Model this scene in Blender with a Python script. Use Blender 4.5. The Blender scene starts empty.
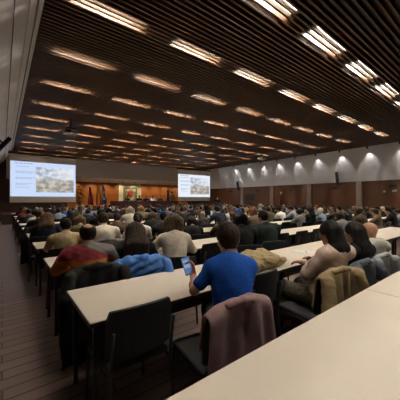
import bpy, math, random
import numpy as np
from mathutils import Vector, Matrix
random.seed(7)
sc = bpy.context.scene
COL = sc.collection
PI = math.pi

# ------------------------------------------------------------------ camera, world, exposure
H = 1.49                       # eye height
TH = math.atan(198.0 / 255.0)  # camera turned right of the hall's axis
cam = bpy.data.objects.new('camera', bpy.data.cameras.new('camera'))
COL.objects.link(cam)
cam.location = (0, 0, H)
cam.rotation_euler = (PI / 2, 0, -TH)
cam.data.sensor_width = 36
cam.data.lens = 36 * 255 / 400
cam.data.shift_y = -0.5 / 400
cam.data.clip_start = 0.05
sc.camera = cam
w = bpy.data.worlds.new('world'); sc.world = w; w.use_nodes = True
w.node_tree.nodes['Background'].inputs[0].default_value = (0.9, 0.93, 1, 1)
w.node_tree.nodes['Background'].inputs[1].default_value = 0.0
vs = sc.view_settings
vs.view_transform = 'Standard'; vs.look = 'None'; vs.gamma = 1; vs.use_curve_mapping = False
vs.exposure = 0.0
sc.cycles.use_denoising = True
sc.cycles.max_bounces = 6
sc.cycles.diffuse_bounces = 4
SLOT_POWER = 165.0              # watts of each fluorescent slot light
WASH_POWER = 42.0              # each wall washer
STAGE_POWER = 46.0             # each downlight over the stage

CT, ST = math.cos(TH), math.sin(TH)
def x_at(px, y):
    t = (px - 200) / 255.0
    return y * (ST + CT * t) / (CT - ST * t)
def depth(x, y): return x * ST + y * CT
def z_at(py, x, y): return H - (py - 199.5) * depth(x, y) / 255.0

# ------------------------------------------------------------------ materials
def mat(name, col, rough=0.6, var=0.0, scale=8.0, bump=0.0, metal=0.0, stretch=(1, 1, 1), spec=0.5, coat=0.0):
    m = bpy.data.materials.get(name)
    if m: return m
    m = bpy.data.materials.new(name); m.use_nodes = True
    nt = m.node_tree; b = nt.nodes['Principled BSDF']
    b.inputs['Base Color'].default_value = (*col, 1)
    b.inputs['Roughness'].default_value = rough
    b.inputs['Metallic'].default_value = metal
    b.inputs['Specular IOR Level'].default_value = spec
    b.inputs['Coat Weight'].default_value = coat
    if var or bump:
        tc = nt.nodes.new('ShaderNodeTexCoord'); mp = nt.nodes.new('ShaderNodeMapping')
        mp.inputs['Scale'].default_value = stretch
        nz = nt.nodes.new('ShaderNodeTexNoise'); nz.inputs['Scale'].default_value = scale; nz.inputs['Detail'].default_value = 4
        nt.links.new(tc.outputs['Object'], mp.inputs['Vector']); nt.links.new(mp.outputs[0], nz.inputs['Vector'])
        if var:
            r = nt.nodes.new('ShaderNodeValToRGB')
            r.color_ramp.elements[0].position = 0.3; r.color_ramp.elements[1].position = 0.7
            r.color_ramp.elements[0].color = (*[max(0, c * (1 - var)) for c in col], 1)
            r.color_ramp.elements[1].color = (*[min(1, c * (1 + var)) for c in col], 1)
            nt.links.new(nz.outputs['Fac'], r.inputs['Fac']); nt.links.new(r.outputs[0], b.inputs['Base Color'])
        if bump:
            bp = nt.nodes.new('ShaderNodeBump'); bp.inputs['Strength'].default_value = bump; bp.inputs['Distance'].default_value = 0.02
            nt.links.new(nz.outputs['Fac'], bp.inputs['Height']); nt.links.new(bp.outputs[0], b.inputs['Normal'])
    return m
def emit(name, col, s):
    m = bpy.data.materials.new(name); m.use_nodes = True
    nt = m.node_tree; nt.nodes.clear()
    e = nt.nodes.new('ShaderNodeEmission'); o = nt.nodes.new('ShaderNodeOutputMaterial')
    e.inputs[0].default_value = (*col, 1); e.inputs[1].default_value = s
    nt.links.new(e.outputs[0], o.inputs[0]); return m
def ramp_mat(name, coord_axis, stops, rough=0.7, interp='CONSTANT', noise=0.0, nscale=6):
    """colour bands along one object axis (woven or printed pattern)"""
    m = bpy.data.materials.new(name); m.use_nodes = True
    nt = m.node_tree; b = nt.nodes['Principled BSDF']; b.inputs['Roughness'].default_value = rough
    tc = nt.nodes.new('ShaderNodeTexCoord'); sp = nt.nodes.new('ShaderNodeSeparateXYZ')
    nt.links.new(tc.outputs['Object'], sp.inputs[0])
    src = sp.outputs[coord_axis]
    if noise:
        nz = nt.nodes.new('ShaderNodeTexNoise'); nz.inputs['Scale'].default_value = nscale
        nt.links.new(tc.outputs['Object'], nz.inputs['Vector'])
        a = nt.nodes.new('ShaderNodeMath'); a.operation = 'MULTIPLY_ADD'
        a.inputs[1].default_value = noise
        nt.links.new(nz.outputs['Fac'], a.inputs[0]); nt.links.new(src, a.inputs[2]); src = a.outputs[0]
    r = nt.nodes.new('ShaderNodeValToRGB'); r.color_ramp.interpolation = interp
    els = r.color_ramp.elements
    while len(els) < len(stops): els.new(0.5)
    for e, (p, c) in zip(els, stops): e.position = p; e.color = (*c, 1)
    nt.links.new(src, r.inputs['Fac']); nt.links.new(r.outputs[0], b.inputs['Base Color'])
    return m
def plank_mat(name, c1, c2, mortar, bw, rh, rough, axis='XY', gap=0.01, nvar=0.3):
    m = bpy.data.materials.new(name); m.use_nodes = True
    nt = m.node_tree; b = nt.nodes['Principled BSDF']; b.inputs['Roughness'].default_value = rough
    tc = nt.nodes.new('ShaderNodeTexCoord'); sp = nt.nodes.new('ShaderNodeSeparateXYZ'); cb = nt.nodes.new('ShaderNodeCombineXYZ')
    nt.links.new(tc.outputs['Object'], sp.inputs[0])
    nt.links.new(sp.outputs[axis[0]], cb.inputs[0]); nt.links.new(sp.outputs[axis[1]], cb.inputs[1])
    br = nt.nodes.new('ShaderNodeTexBrick'); br.offset = 0.5
    br.inputs['Color1'].default_value = (*c1, 1); br.inputs['Color2'].default_value = (*c2, 1); br.inputs['Mortar'].default_value = (*mortar, 1)
    br.inputs['Scale'].default_value = 1; br.inputs['Brick Width'].default_value = bw; br.inputs['Row Height'].default_value = rh
    br.inputs['Mortar Size'].default_value = gap
    nt.links.new(cb.outputs[0], br.inputs['Vector'])
    nz = nt.nodes.new('ShaderNodeTexNoise'); nz.inputs['Scale'].default_value = 3; nz.inputs['Detail'].default_value = 6
    mp = nt.nodes.new('ShaderNodeMapping'); mp.inputs['Scale'].default_value = (1.0, 14, 1) if rh < bw else (14, 1, 1)
    nt.links.new(cb.outputs[0], mp.inputs[0]); nt.links.new(mp.outputs[0], nz.inputs['Vector'])
    mx = nt.nodes.new('ShaderNodeMix'); mx.data_type = 'RGBA'; mx.blend_type = 'MULTIPLY'; mx.inputs[0].default_value = nvar * 2
    nt.links.new(br.outputs['Color'], mx.inputs[6]); nt.links.new(nz.outputs['Color'], mx.inputs[7])
    hs = nt.nodes.new('ShaderNodeMix'); hs.data_type = 'RGBA'; hs.inputs[0].default_value = 0.5
    nt.links.new(br.outputs['Color'], hs.inputs[6]); nt.links.new(mx.outputs[2], hs.inputs[7])
    nt.links.new(hs.outputs[2], b.inputs['Base Color']); return m

M_floor = plank_mat('floor_boards', (.23, .165, .145), (.185, .13, .115), (.08, .055, .05), 1.4, .14, .45)
M_slat = mat('dark_slat_wood', (.072, .030, .0078), .5, .3, 3, stretch=(1, 12, 12))
M_plenum = mat('black_plenum', (.01, .01, .01), .9)
M_plaster = mat('white_plaster', (.66, .66, .68), .85, .06, 2, .05)
M_seam = mat('plaster_seam', (.2, .2, .2), .9)
M_wood = plank_mat('wall_wood', (.125, .048, .019), (.085, .032, .013), (.05, .02, .01), .97, 3.0, .4, 'YZ', .008)
M_woodx = plank_mat('stage_wood', (.50, .17, .035), (.44, .14, .028), (.2, .07, .02), 1.1, .62, .4, 'XZ', .012)
M_darkwood = plank_mat('dark_wall_wood', (.06, .025, .014), (.05, .02, .012), (.02, .01, .006), .9, 3.0, .5, 'XZ', .008)
M_pil = mat('pilaster_grey', (.26, .2, .17), .6, .1)
M_fascia = mat('grey_fascia', (.52, .49, .47), .8, .05)
M_soffit = mat('pale_soffit', (.85, .83, .8), .8)
M_stage = mat('stage_carpet', (.05, .025, .02), .9, .2, 40)
M_lam = mat('cream_laminate', (.70, .625, .54), .38, .03, 3)
M_edge = mat('dark_table_edge', (.03, .022, .018), .5)
M_metal = mat('black_metal', (.02, .02, .021), .4, metal=.3)
M_chair = mat('black_upholstery', (.012, .012, .014), .8, .3, 120, .2)
M_chrome = mat('grey_tube', (.3, .3, .3), .3, metal=.9)
M_black = mat('black_plastic', (.012, .012, .013), .45)
M_white = mat('white_plastic', (.7, .7, .68), .4)
M_paper = mat('paper', (.78, .77, .74), .8)
M_eye = mat('eye_white', (.7, .68, .65), .2)
SKIN = [mat('skin_light', (.50, .27, .18), .5, .08, 30), mat('skin_tan', (.40, .20, .12), .5, .08, 30), mat('skin_pale', (.56, .33, .24), .5, .08, 30)]
def hairm(name, c): return mat('hair_' + name, c, .6, .55, 60, .5, stretch=(1, 1, .12), spec=.14)
HAIR = {'black': hairm('black', (.008, .007, .007)), 'dark brown': hairm('dark_brown', (.028, .017, .011)), 'brown': hairm('brown', (.062, .036, .02)),
        'light brown': hairm('light_brown', (.13, .078, .04)), 'blond': hairm('blond', (.36, .25, .12)), 'grey': hairm('grey', (.22, .21, .2)),
        'white': hairm('white', (.52, .46, .36)), 'auburn': hairm('auburn', (.13, .058, .03))}
def cloth(name, c): return mat('cloth_' + name.replace(' ', '_'), c, .85, .12, 25, .15, spec=.2)
CL = {'black': (.010, .010, .011), 'charcoal': (.035, .035, .038), 'navy': (.012, .018, .042), 'dark green': (.012, .022, .018), 'brown': (.06, .035, .022),
      'white': (.82, .80, .77), 'grey': (.22, .22, .23), 'tan': (.36, .26, .15), 'bright blue': (.03, .12, .5), 'burgundy': (.10, .012, .016),
      'olive': (.085, .08, .035), 'cream': (.80, .73, .62), 'taupe': (.16, .11, .085), 'pale blue': (.28, .33, .42), 'pink': (.36, .14, .16),
      'beige': (.60, .47, .40), 'teal': (.02, .08, .1), 'dark red': (.22, .015, .018), 'olive tan': (.40, .32, .18), 'royal blue': (.012, .085, .43)}
def CLM(n): return cloth(n, CL[n])

# ------------------------------------------------------------------ mesh helpers
def link(o, parent=None):
    COL.objects.link(o)
    if parent is not None: o.parent = parent
    return o
def obj(name, me, m=None, parent=None, loc=None, rotz=0):
    o = bpy.data.objects.new(name, me)
    if m is not None and len(me.materials) == 0: me.materials.append(m)
    elif m is not None and me.materials[0] is not m:
        o.material_slots[0].link = 'OBJECT'; o.material_slots[0].material = m
    link(o, parent)
    if loc is not None: o.location = loc
    if rotz: o.rotation_euler = (0, 0, rotz)
    return o
def tag(o, label, cat, group=None, kind=None):
    o['label'] = label; o['category'] = cat
    if group: o['group'] = group
    if kind: o['kind'] = kind
    return o
def struct(o): o['kind'] = 'structure'; return o
def empty(name, loc, rotz=0):
    o = bpy.data.objects.new(name, None); COL.objects.link(o); o.location = loc; o.rotation_euler = (0, 0, rotz); o.empty_display_size = .1
    return o
def copy_tree(o, parent=None):
    c = o.copy(); COL.objects.link(c)
    if parent is not None: c.parent = parent
    for ch in list(o.children): copy_tree(ch, c)
    return c
class MB:
    def __init__(s): s.v = []; s.f = []
    def box(s, a, b, R=None):
        n = len(s.v)
        for z in (a[2], b[2]):
            for x, y in ((a[0], a[1]), (b[0], a[1]), (b[0], b[1]), (a[0], b[1])):
                p = Vector((x, y, z)); s.v.append(tuple(R @ p if R else p))
        s.f += [tuple(n + i for i in q) for q in ((3, 2, 1, 0), (4, 5, 6, 7), (0, 1, 5, 4), (1, 2, 6, 5), (2, 3, 7, 6), (3, 0, 4, 7))]
        return s
    def quad(s, *p):
        n = len(s.v); s.v += [tuple(q) for q in p]; s.f.append(tuple(range(n, n + len(p)))); return s
    def tube(s, pts, r, seg=10, cap=True):
        pts = [Vector(p) for p in pts]; rs = r if isinstance(r, (list, tuple)) else [r] * len(pts)
        n0 = len(s.v); ref = None
        for i, p in enumerate(pts):
            d = (pts[min(i + 1, len(pts) - 1)] - pts[max(i - 1, 0)]).normalized()
            if ref is None: ref = d.orthogonal().normalized()
            u = (ref - d * ref.dot(d)).normalized(); ref = u; v = d.cross(u)
            for k in range(seg):
                a = 2 * PI * k / seg; s.v.append(tuple(p + (u * math.cos(a) + v * math.sin(a)) * rs[i]))
        for i in range(len(pts) - 1):
            for k in range(seg):
                a = n0 + i * seg + k; b = n0 + i * seg + (k + 1) % seg; s.f.append((a, b, b + seg, a + seg))
        if cap:
            s.f.append(tuple(n0 + k for k in reversed(range(seg)))); e = n0 + (len(pts) - 1) * seg; s.f.append(tuple(e + k for k in range(seg)))
        return s
    def lathe(s, prof, c=(0, 0, 0), seg=24):
        n0 = len(s.v)
        for r, z in prof:
            for k in range(seg):
                a = 2 * PI * k / seg; s.v.append((c[0] + r * math.cos(a), c[1] + r * math.sin(a), c[2] + z))
        for i in range(len(prof) - 1):
            for k in range(seg):
                a = n0 + i * seg + k; b = n0 + i * seg + (k + 1) % seg; s.f.append((a, b, b + seg, a + seg))
        s.f.append(tuple(n0 + k for k in reversed(range(seg)))); e = n0 + (len(prof) - 1) * seg; s.f.append(tuple(e + k for k in range(seg)))
        return s
    def mesh(s, name, bevel=0, smooth=False):
        me = bpy.data.meshes.new(name); me.from_pydata(s.v, [], s.f); me.update()
        if bevel:
            import bmesh
            bm = bmesh.new(); bm.from_mesh(me)
            bmesh.ops.bevel(bm, geom=[e for e in bm.edges if len(e.link_faces) == 2 and e.calc_face_angle() > .5], offset=bevel, segments=2, affect='EDGES', profile=.5)
            bm.to_mesh(me); bm.free()
        if smooth: me.polygons.foreach_set('use_smooth', [True] * len(me.polygons))
        return me
    def build(s, name, m, parent=None, loc=None, bevel=0, smooth=False, rotz=0):
        return obj(name, s.mesh(name, bevel, smooth), m, parent, loc, rotz)

# ------------------------------------------------------------------ smooth bodies: distance field -> surface nets
class SDF:
    def __init__(s): s.p = []
    def cone(s, a, b, r1, r2=None, k=.03, flat=None):
        s.p.append(('c', np.array(a, float), np.array(b, float), r1, r1 if r2 is None else r2, k)); return s
    def ell(s, c, r, k=.03, R=None):
        s.p.append(('e', np.array(c, float), np.array(r, float), R, None, k)); return s
    def chain(s, pts, rs, k=.03):
        for i in range(len(pts) - 1): s.cone(pts[i], pts[i + 1], rs[i], rs[i + 1], k)
        return s
    def inflate(s, d):
        o = SDF()
        for q in s.p:
            if q[0] == 'c': o.p.append(('c', q[1], q[2], q[3] + d, q[4] + d, q[5]))
            else: o.p.append(('e', q[1], q[2] + d, q[3], None, q[5]))
        return o
    def mesh(s, name, h, post=None, band=.06, clip=None):
        los, his = [], []
        for q in s.p:
            if q[0] == 'c': r = max(q[3], q[4]); los.append(np.minimum(q[1], q[2]) - r); his.append(np.maximum(q[1], q[2]) + r)
            else: r = q[2].max() if q[3] is not None else q[2]; los.append(q[1] - r); his.append(q[1] + r)
        lo = np.min(los, 0) - .05; hi = np.max(his, 0) + .05
        n = np.ceil((hi - lo) / h).astype(int) + 1
        ax = [lo[i] + h * np.arange(n[i]) for i in range(3)]
        F = np.full(n, band, np.float32)
        for q, l, u in zip(s.p, los, his):
            i0 = np.maximum(((l - band - lo) / h).astype(int), 0); i1 = np.minimum(((u + band - lo) / h).astype(int) + 2, n)
            sl = tuple(slice(a, b) for a, b in zip(i0, i1))
            X = ax[0][sl[0]][:, None, None]; Y = ax[1][sl[1]][None, :, None]; Z = ax[2][sl[2]][None, None, :]
            if q[0] == 'c':
                a, b = q[1], q[2]; ab = b - a; L = max(ab @ ab, 1e-9)
                t = np.clip(((X - a[0]) * ab[0] + (Y - a[1]) * ab[1] + (Z - a[2]) * ab[2]) / L, 0, 1)
                d = np.sqrt((X - a[0] - t * ab[0]) ** 2 + (Y - a[1] - t * ab[1]) ** 2 + (Z - a[2] - t * ab[2]) ** 2) - (q[3] + t * (q[4] - q[3]))
            else:
                c, r, R = q[1], q[2], q[3]
                x, y, z = X - c[0], Y - c[1], Z - c[2]
                if R is not None:
                    x, y, z = (R[0][0] * x + R[1][0] * y + R[2][0] * z, R[0][1] * x + R[1][1] * y + R[2][1] * z, R[0][2] * x + R[1][2] * y + R[2][2] * z)
                k0 = np.sqrt((x / r[0]) ** 2 + (y / r[1]) ** 2 + (z / r[2]) ** 2)
                k1 = np.sqrt((x / r[0] ** 2) ** 2 + (y / r[1] ** 2) ** 2 + (z / r[2] ** 2) ** 2)
                d = k0 * (k0 - 1) / np.maximum(k1, 1e-6)
            A = F[sl]; k = q[5]; hh = np.maximum(k - np.abs(A - d), 0) / k
            F[sl] = np.minimum(A, d) - hh * hh * k * .25
        if post is not None:
            F = post(F, ax[0][:, None, None], ax[1][None, :, None], ax[2][None, None, :])
            F = np.asarray(F, np.float32)
        F[0] = F[-1] = 1; F[:, 0] = F[:, -1] = 1; F[:, :, 0] = F[:, :, -1] = 1
        return nets(name, F, lo, h)
def nets(name, F, lo, h):
    S = F < 0
    c = np.zeros(tuple(k - 1 for k in F.shape), np.int8); co = [(i, j, k) for i in (0, 1) for j in (0, 1) for k in (0, 1)]
    nx, ny, nz = F.shape
    for i, j, k in co: c += S[i:nx - 1 + i, j:ny - 1 + j, k:nz - 1 + k]
    mix = (c > 0) & (c < 8); cells = np.argwhere(mix); idx = np.full(mix.shape, -1, np.int64); idx[mix] = np.arange(len(cells))
    acc = np.zeros((len(cells), 3)); cnt = np.zeros(len(cells))
    for a in co:
        for ax in range(3):
            if a[ax]: continue
            b = list(a); b[ax] = 1
            va = F[tuple((cells + a).T)]; vb = F[tuple((cells + b).T)]; m = (va < 0) != (vb < 0)
            t = va[m] / (va[m] - vb[m]); p = np.tile(np.array(a, float), (m.sum(), 1)); p[:, ax] += t
            acc[m] += p; cnt[m] += 1
    V = lo + h * (cells + acc / cnt[:, None])
    quads = []
    for ax in range(3):
        o = [i for i in range(3) if i != ax]
        s0 = [slice(None)] * 3; s1 = [slice(None)] * 3
        s0[ax] = slice(0, -1); s1[ax] = slice(1, None)
        for q in o: s0[q] = slice(1, -1); s1[q] = slice(1, -1)
        A, B = S[tuple(s0)], S[tuple(s1)]
        for flip, mm in ((False, A & ~B), (True, ~A & B)):
            e = np.argwhere(mm)
            if not len(e): continue
            for q in o: e[:, q] += 1
            def cell(d1, d2):
                g = e.copy(); g[:, o[0]] += d1; g[:, o[1]] += d2; return idx[tuple(g.T)]
            Q = np.stack([cell(-1, -1), cell(0, -1), cell(0, 0), cell(-1, 0)], 1)
            if (ax == 1) != flip: Q = Q[:, ::-1]
            quads.append(Q)
    Q = np.concatenate(quads)
    me = bpy.data.meshes.new(name)
    me.vertices.add(len(V)); me.vertices.foreach_set('co', V.astype(np.float32).ravel())
    me.loops.add(Q.size); me.loops.foreach_set('vertex_index', Q.astype(np.int32).ravel())
    me.polygons.add(len(Q)); me.polygons.foreach_set('loop_start', np.arange(0, Q.size, 4, dtype=np.int32))
    me.polygons.foreach_set('use_smooth', np.ones(len(Q), bool))
    me.update(calc_edges=True); me.validate()
    return me
def folds(seed, amp, f=(18, 18, 22), n=5):
    r = np.random.RandomState(seed); W = r.normal(size=(n, 3)) * np.array(f); P = r.uniform(0, 6.28, n)
    def fn(X, Y, Z):
        a = 0
        for w_, p in zip(W, P): a = a + np.abs(np.sin(w_[0] * X + w_[1] * Y + w_[2] * Z + p))
        return amp * (a / n - .63) * 2
    return fn
def rot3(yaw, pitch, roll=0):
    """head turn: yaw about z (positive turns to the left), pitch (positive looks down)"""
    return np.array((Matrix.Rotation(yaw, 3, 'Z') @ Matrix.Rotation(-pitch, 3, 'X') @ Matrix.Rotation(roll, 3, 'Y')))

# ------------------------------------------------------------------ people
def figure(lean=.25, pitch=.25, yaw=0, roll=0, sh=.185, girth=1.0, arms=None, hair=('short',), sleeve='long', top_fold=.004, seed=1, h=.011, hh=.0075,
           hood=False, collar=False, standing=False, side=0.0, hands=None, female=False, skirt=False, shoes=True, only=None):
    """returns dict of part name -> mesh, plus the head centre; figure faces +Y, sits with its pelvis over the origin"""
    P = np.array((0, 0, .56)); 
    if standing: P = np.array((0, 0, .93))
    N = P + np.array((side, .47 * math.sin(lean), .47 * math.cos(lean)))
    up = (N - P) / np.linalg.norm(N - P)
    Cc = P + up * .31 + np.array((0, -.02 * (lean > .1), 0))
    HR = rot3(yaw, pitch, roll)
    hc = N + np.array((0, .035, .055)) + HR @ np.array((0, .01, .10))
    def hp(x, y, z): return hc + HR @ np.array((x, y, z))
    g = girth
    torso = SDF()
    torso.ell(P + (0, -.01, .02), (.165 * g, .125 * g, .13), .05)
    W_ = P + up * .16
    torso.ell(W_, (.135 * g, .10 * g, .15), .06)
    torso.ell(Cc, (.155 * g, .105 * g, .17), .06)
    if female: torso.ell(Cc + np.array((.065, .075, -.02)), (.06, .055, .06), .04); torso.ell(Cc + np.array((-.065, .075, -.02)), (.06, .055, .06), .04)
    SL = N + np.array((-sh, -.01, -.055)); SR = N + np.array((sh, -.01, -.055))
    torso.cone(SL * .8 + SR * .2, SR * .8 + SL * .2, .062 * g, .062 * g, .06)
    for s_ in (SL, SR): torso.cone(N + (0, -.015, 0), s_, .045, .055, .05)
    armsdf = SDF(); hand = SDF()
    if arms is None: arms = (((-.27, .24, .79), (-.12, .47, .79)), ((.27, .24, .79), (.12, .47, .79)))
    for i, (S_, (E, Wr)) in enumerate(zip((SL, SR), arms)):
        E = np.array(E, float); Wr = np.array(Wr, float)
        armsdf.chain([S_, S_ * .5 + E * .5, E], [.053 * g, .046 * g, .037 * g], .03)
        armsdf.chain([E, E * .65 + Wr * .35, Wr], [.037 * g, .039 * g, .025], .025)
        hd = hands[i] if hands and hands[i] else None
        if hd is None:
            d = (Wr - E) / np.linalg.norm(Wr - E); n_ = np.array((0, 0, -1.0)) if not standing else np.array((0, 1., 0)); n_ = n_ - d * (n_ @ d); n_ /= np.linalg.norm(n_)
            sd = np.cross(d, n_) * (1 if i == 0 else -1)   # towards the thumb
            curl = .35
        else: d, n_, sd, curl = [np.array(q, float) if k < 3 else q for k, q in enumerate(hd)]
        # palm, four fingers of different length and a thumb from the palm's side
        hand.cone(Wr, Wr + d * .03, .025, .028, .02)
        for q in (-.026, -.009, .009, .026): hand.cone(Wr + d * .025 + sd * q * .6, Wr + d * .085 + sd * q, .017, .0125, .012)
        for q, L in ((-.029, .058), (-.0098, .072), (.0098, .078), (.029, .068)):
            b0 = Wr + d * .088 + sd * q; d1 = d * math.cos(curl) + n_ * math.sin(curl); d2 = d * math.cos(curl * 2.4) + n_ * math.sin(curl * 2.4); d3 = d * math.cos(curl * 3.4) + n_ * math.sin(curl * 3.4)
            p1 = b0 + d1 * L * .45; p2 = p1 + d2 * L * .32; p3 = p2 + d3 * L * .23
            hand.chain([b0, p1, p2, p3], [.0098, .009, .0082, .0068], .006)
        tb = Wr + d * .03 + sd * .026; t1 = tb + (d * .6 + sd * .75) * .036 + n_ * .008; t2 = t1 + (d * .92 + sd * .25) * .03 + n_ * .01; t3 = t2 + d * .022 + n_ * .006
        hand.chain([tb, t1, t2, t3], [.0155, .012, .0105, .008], .008)
    legs = SDF()
    for s_ in (-1, 1):
        if standing:
            legs.chain([P + (s_ * .09, 0, 0), P + (s_ * .095, .02, -.44), np.array((s_ * .10, -.01, .09))], [.088 * g, .058, .042], .03)
            ank, toe = np.array((s_ * .10, -.01, .07)), np.array((s_ * .12, .15, .03))
        else:
            hip = P + (s_ * .095, 0, -.015); knee = np.array((s_ * .125, .42, .53)); ank = np.array((s_ * .125, .36, .09)); toe = np.array((s_ * .14, .53, .035))
            legs.chain([hip, hip * .5 + knee * .5, knee], [.085 * g, .076 * g, .058], .04); legs.chain([knee, knee * .7 + ank * .3, ank], [.057, .054, .036], .03)
        legs.cone(ank, toe, .034, .028, .02)
    head = SDF()
    neck = SDF().cone(N - up * .05, hp(0, -.015, -.05), .056, .054, .04)
    head.ell(hp(0, -.012, .01), (.074, .094, .092), .03, HR)
    head.ell(hp(0, .028, -.062), (.054, .06, .062), .04, HR)
    head.ell(hp(0, .07, -.105), (.022, .02, .018), .03, HR)
    head.ell(hp(0, .078, .022), (.05, .012, .012), .02, HR)
    head.cone(hp(0, .084, .012), hp(0, .106, -.034), .008, .0135, .012)
    head.ell(hp(0, .085, -.068), (.022, .01, .007), .012, HR); head.ell(hp(0, .082, -.08), (.02, .01, .007), .01, HR)
    for s_ in (-1, 1):
        head.ell(hp(s_ * .076, -.012, -.018), (.010, .02, .031), .008, HR); head.ell(hp(s_ * .045, .055, -.035), (.024, .024, .02), .03, HR)
    def carve(F, X, Y, Z):
        for s_ in (-1, 1):
            e = hp(s_ * .031, .096, -.004); F = np.maximum(F, .014 - np.sqrt((X - e[0]) ** 2 + (Y - e[1]) ** 2 + (Z - e[2]) ** 2))
        m0 = hp(0, .098, -.074)
        return F
    body = SDF(); body.p = torso.inflate(-.006).p + armsdf.p + hand.p + legs.inflate(-.006).p + neck.p + head.p
    out = {'body': (body, h if not hands else h, carve)}
    # garment on the upper body
    top = SDF(); top.p = torso.inflate(.012).p
    if sleeve == 'long': top.p += armsdf.inflate(.012).p
    elif sleeve == 'short':
        for S_, (E, Wr) in zip((SL, SR), arms):
            E = np.array(E, float); top.chain([S_, S_ * .3 + E * .7], [.062 * g, .058 * g], .03)
    top.ell(P + (0, -.01, .0), (.175 * g, .14 * g, .10), .05)
    if collar: top.cone(N + (0, -.045, .035), N + (0, -.01, .03), .045, .055, .02)
    if hood: top.ell(N + np.array((0, -.085, .0)), (.11, .05, .06), .03); top.ell(N + np.array((.06, -.04, .03)), (.045, .06, .04), .02); top.ell(N + np.array((-.06, -.04, .03)), (.045, .06, .04), .02)
    fo = folds(seed, top_fold)
    na, nb = N - up * .05, hp(0, -.015, -.05)
    def cut(F, X, Y, Z):
        F = F + fo(X, Y, Z)
        ab = nb - na; t = np.clip(((X - na[0]) * ab[0] + (Y - na[1]) * ab[1] + (Z - na[2]) * ab[2]) / (ab @ ab), 0, 3)
        d = np.sqrt((X - na[0] - t * ab[0]) ** 2 + (Y - na[1] - t * ab[1]) ** 2 + (Z - na[2] - t * ab[2]) ** 2) - (.060 if not hood else .064)
        F = np.maximum(F, -d)
        if sleeve == 'long':
            for E, Wr in arms:
                E, Wr = np.array(E), np.array(Wr); dd = (Wr - E) / np.linalg.norm(Wr - E); q = Wr - dd * .015
                near = ((X - q[0]) ** 2 + (Y - q[1]) ** 2 + (Z - q[2]) ** 2) < .07 ** 2
                F = np.where(near, np.maximum(F, (X - q[0]) * dd[0] + (Y - q[1]) * dd[1] + (Z - q[2]) * dd[2]), F)
        return np.maximum(F, P[2] - .07 - Z + 0 * X)
    out['top'] = (top, h, cut)
    tr = SDF(); tr.p = [q for q in legs.inflate(.009).p]; tr.ell(P + (0, -.01, .0), (.165 * g, .128 * g, .11), .05)
    if skirt: tr.p = []; tr.ell(P + (0, -.01, 0), (.18 * g, .14, .11), .05); tr.cone(P + (-.09, 0, -.02), (-.14, .42, .52), .10, .085, .05); tr.cone(P + (.09, 0, -.02), (.14, .42, .52), .10, .085, .05); tr.cone((-.13, .42, .5), (-.13, .38, .28), .09, .10, .05); tr.cone((.13, .42, .5), (.13, .38, .28), .09, .10, .05); tr.cone((-.1, .38, .3), (.1, .38, .3), .1, .1, .05)
    ft = folds(seed + 3, .004)
    out['trousers'] = (tr, .013, lambda F, X, Y, Z: np.maximum(np.maximum(F + ft(X, Y, Z), .095 - Z), Z - (P[2] + .07)))
    if shoes:
        sh_ = SDF()
        for s_ in (-1, 1):
            a = np.array((s_ * .125, .34, .05)) if not standing else np.array((s_ * .10, -.03, .05)); b = a + np.array((s_ * .015, .17, -.012))
            sh_.cone(a, b, .043, .035, .02); sh_.cone(a, a + (0, 0, .04), .043, .043, .02)
        out['shoes'] = (sh_, .012, lambda F, X, Y, Z: np.maximum(F, .004 - Z))
    st = hair[0]
    if st != 'none':
        hs = SDF(); B = hp
        big = {'curly': .018, 'bob': .008, 'long': .006, 'wavy': .012}.get(st, 0)
        hs.ell(B(0, -.016, .02), (.082 + big, .099 + big, .093 + big), .03, HR)
        if st in ('short', 'balding', 'ponytail', 'bun'):
            hs.ell(B(0, -.012, .01), (.080, .100, .098), .03, HR); hs.cone(N - up * .02, B(0, -.017, -.05), .06, .062, .03)
        if st in ('bob', 'curly'):
            L = hair[1] if len(hair) > 1 else .16
            for x in (-.07, -.035, 0, .035, .07): hs.cone(B(x, -.05, 0), B(x * 1.15, -.045, 0) - (0, 0.0, L), .045 + big, .04 + big, .04)
        if st in ('long', 'wavy'):
            L = hair[1] if len(hair) > 1 else .32
            back = N + np.array((0, -.11 if lean > .1 else -.06, -.06))
            for x in ((-.075, -.038, 0, .038, .075) if st == 'wavy' else (-.058, -.03, 0, .03, .058)):
                a = B(x * .8, -.055, 0); b = np.array((a[0] + x * .35, min(a[1] - .03, back[1] + .02), a[2] - .16)); c_ = np.array((b[0] + x * .3, b[1] - .01 - .10 * (L > .3) * max(0, math.sin(lean)) , a[2] - L))
                rr_ = 0 if st == 'wavy' else -.010
                hs.chain([a, b, c_], [.05 + big + rr_, .047 + big + rr_, .03 + big * .7], .04)
        if st == 'ponytail':
            a = B(0, -.115, .02); hs.chain([a, a + np.array((0, -.04, -.06)), a + np.array((0, -.03, -.2))], [.03, .033, .014], .02)
        if st == 'bun': hs.ell(B(0, -.12, .05), (.042, .042, .042), .015)
        fh = folds(seed + 5, .006 if st in ('curly', 'wavy') else .003, (70, 70, 9) if st != 'curly' else (45, 45, 40), 6)
        face_y = .03 if st not in ('short', 'balding', 'ponytail', 'bun') else .012
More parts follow.
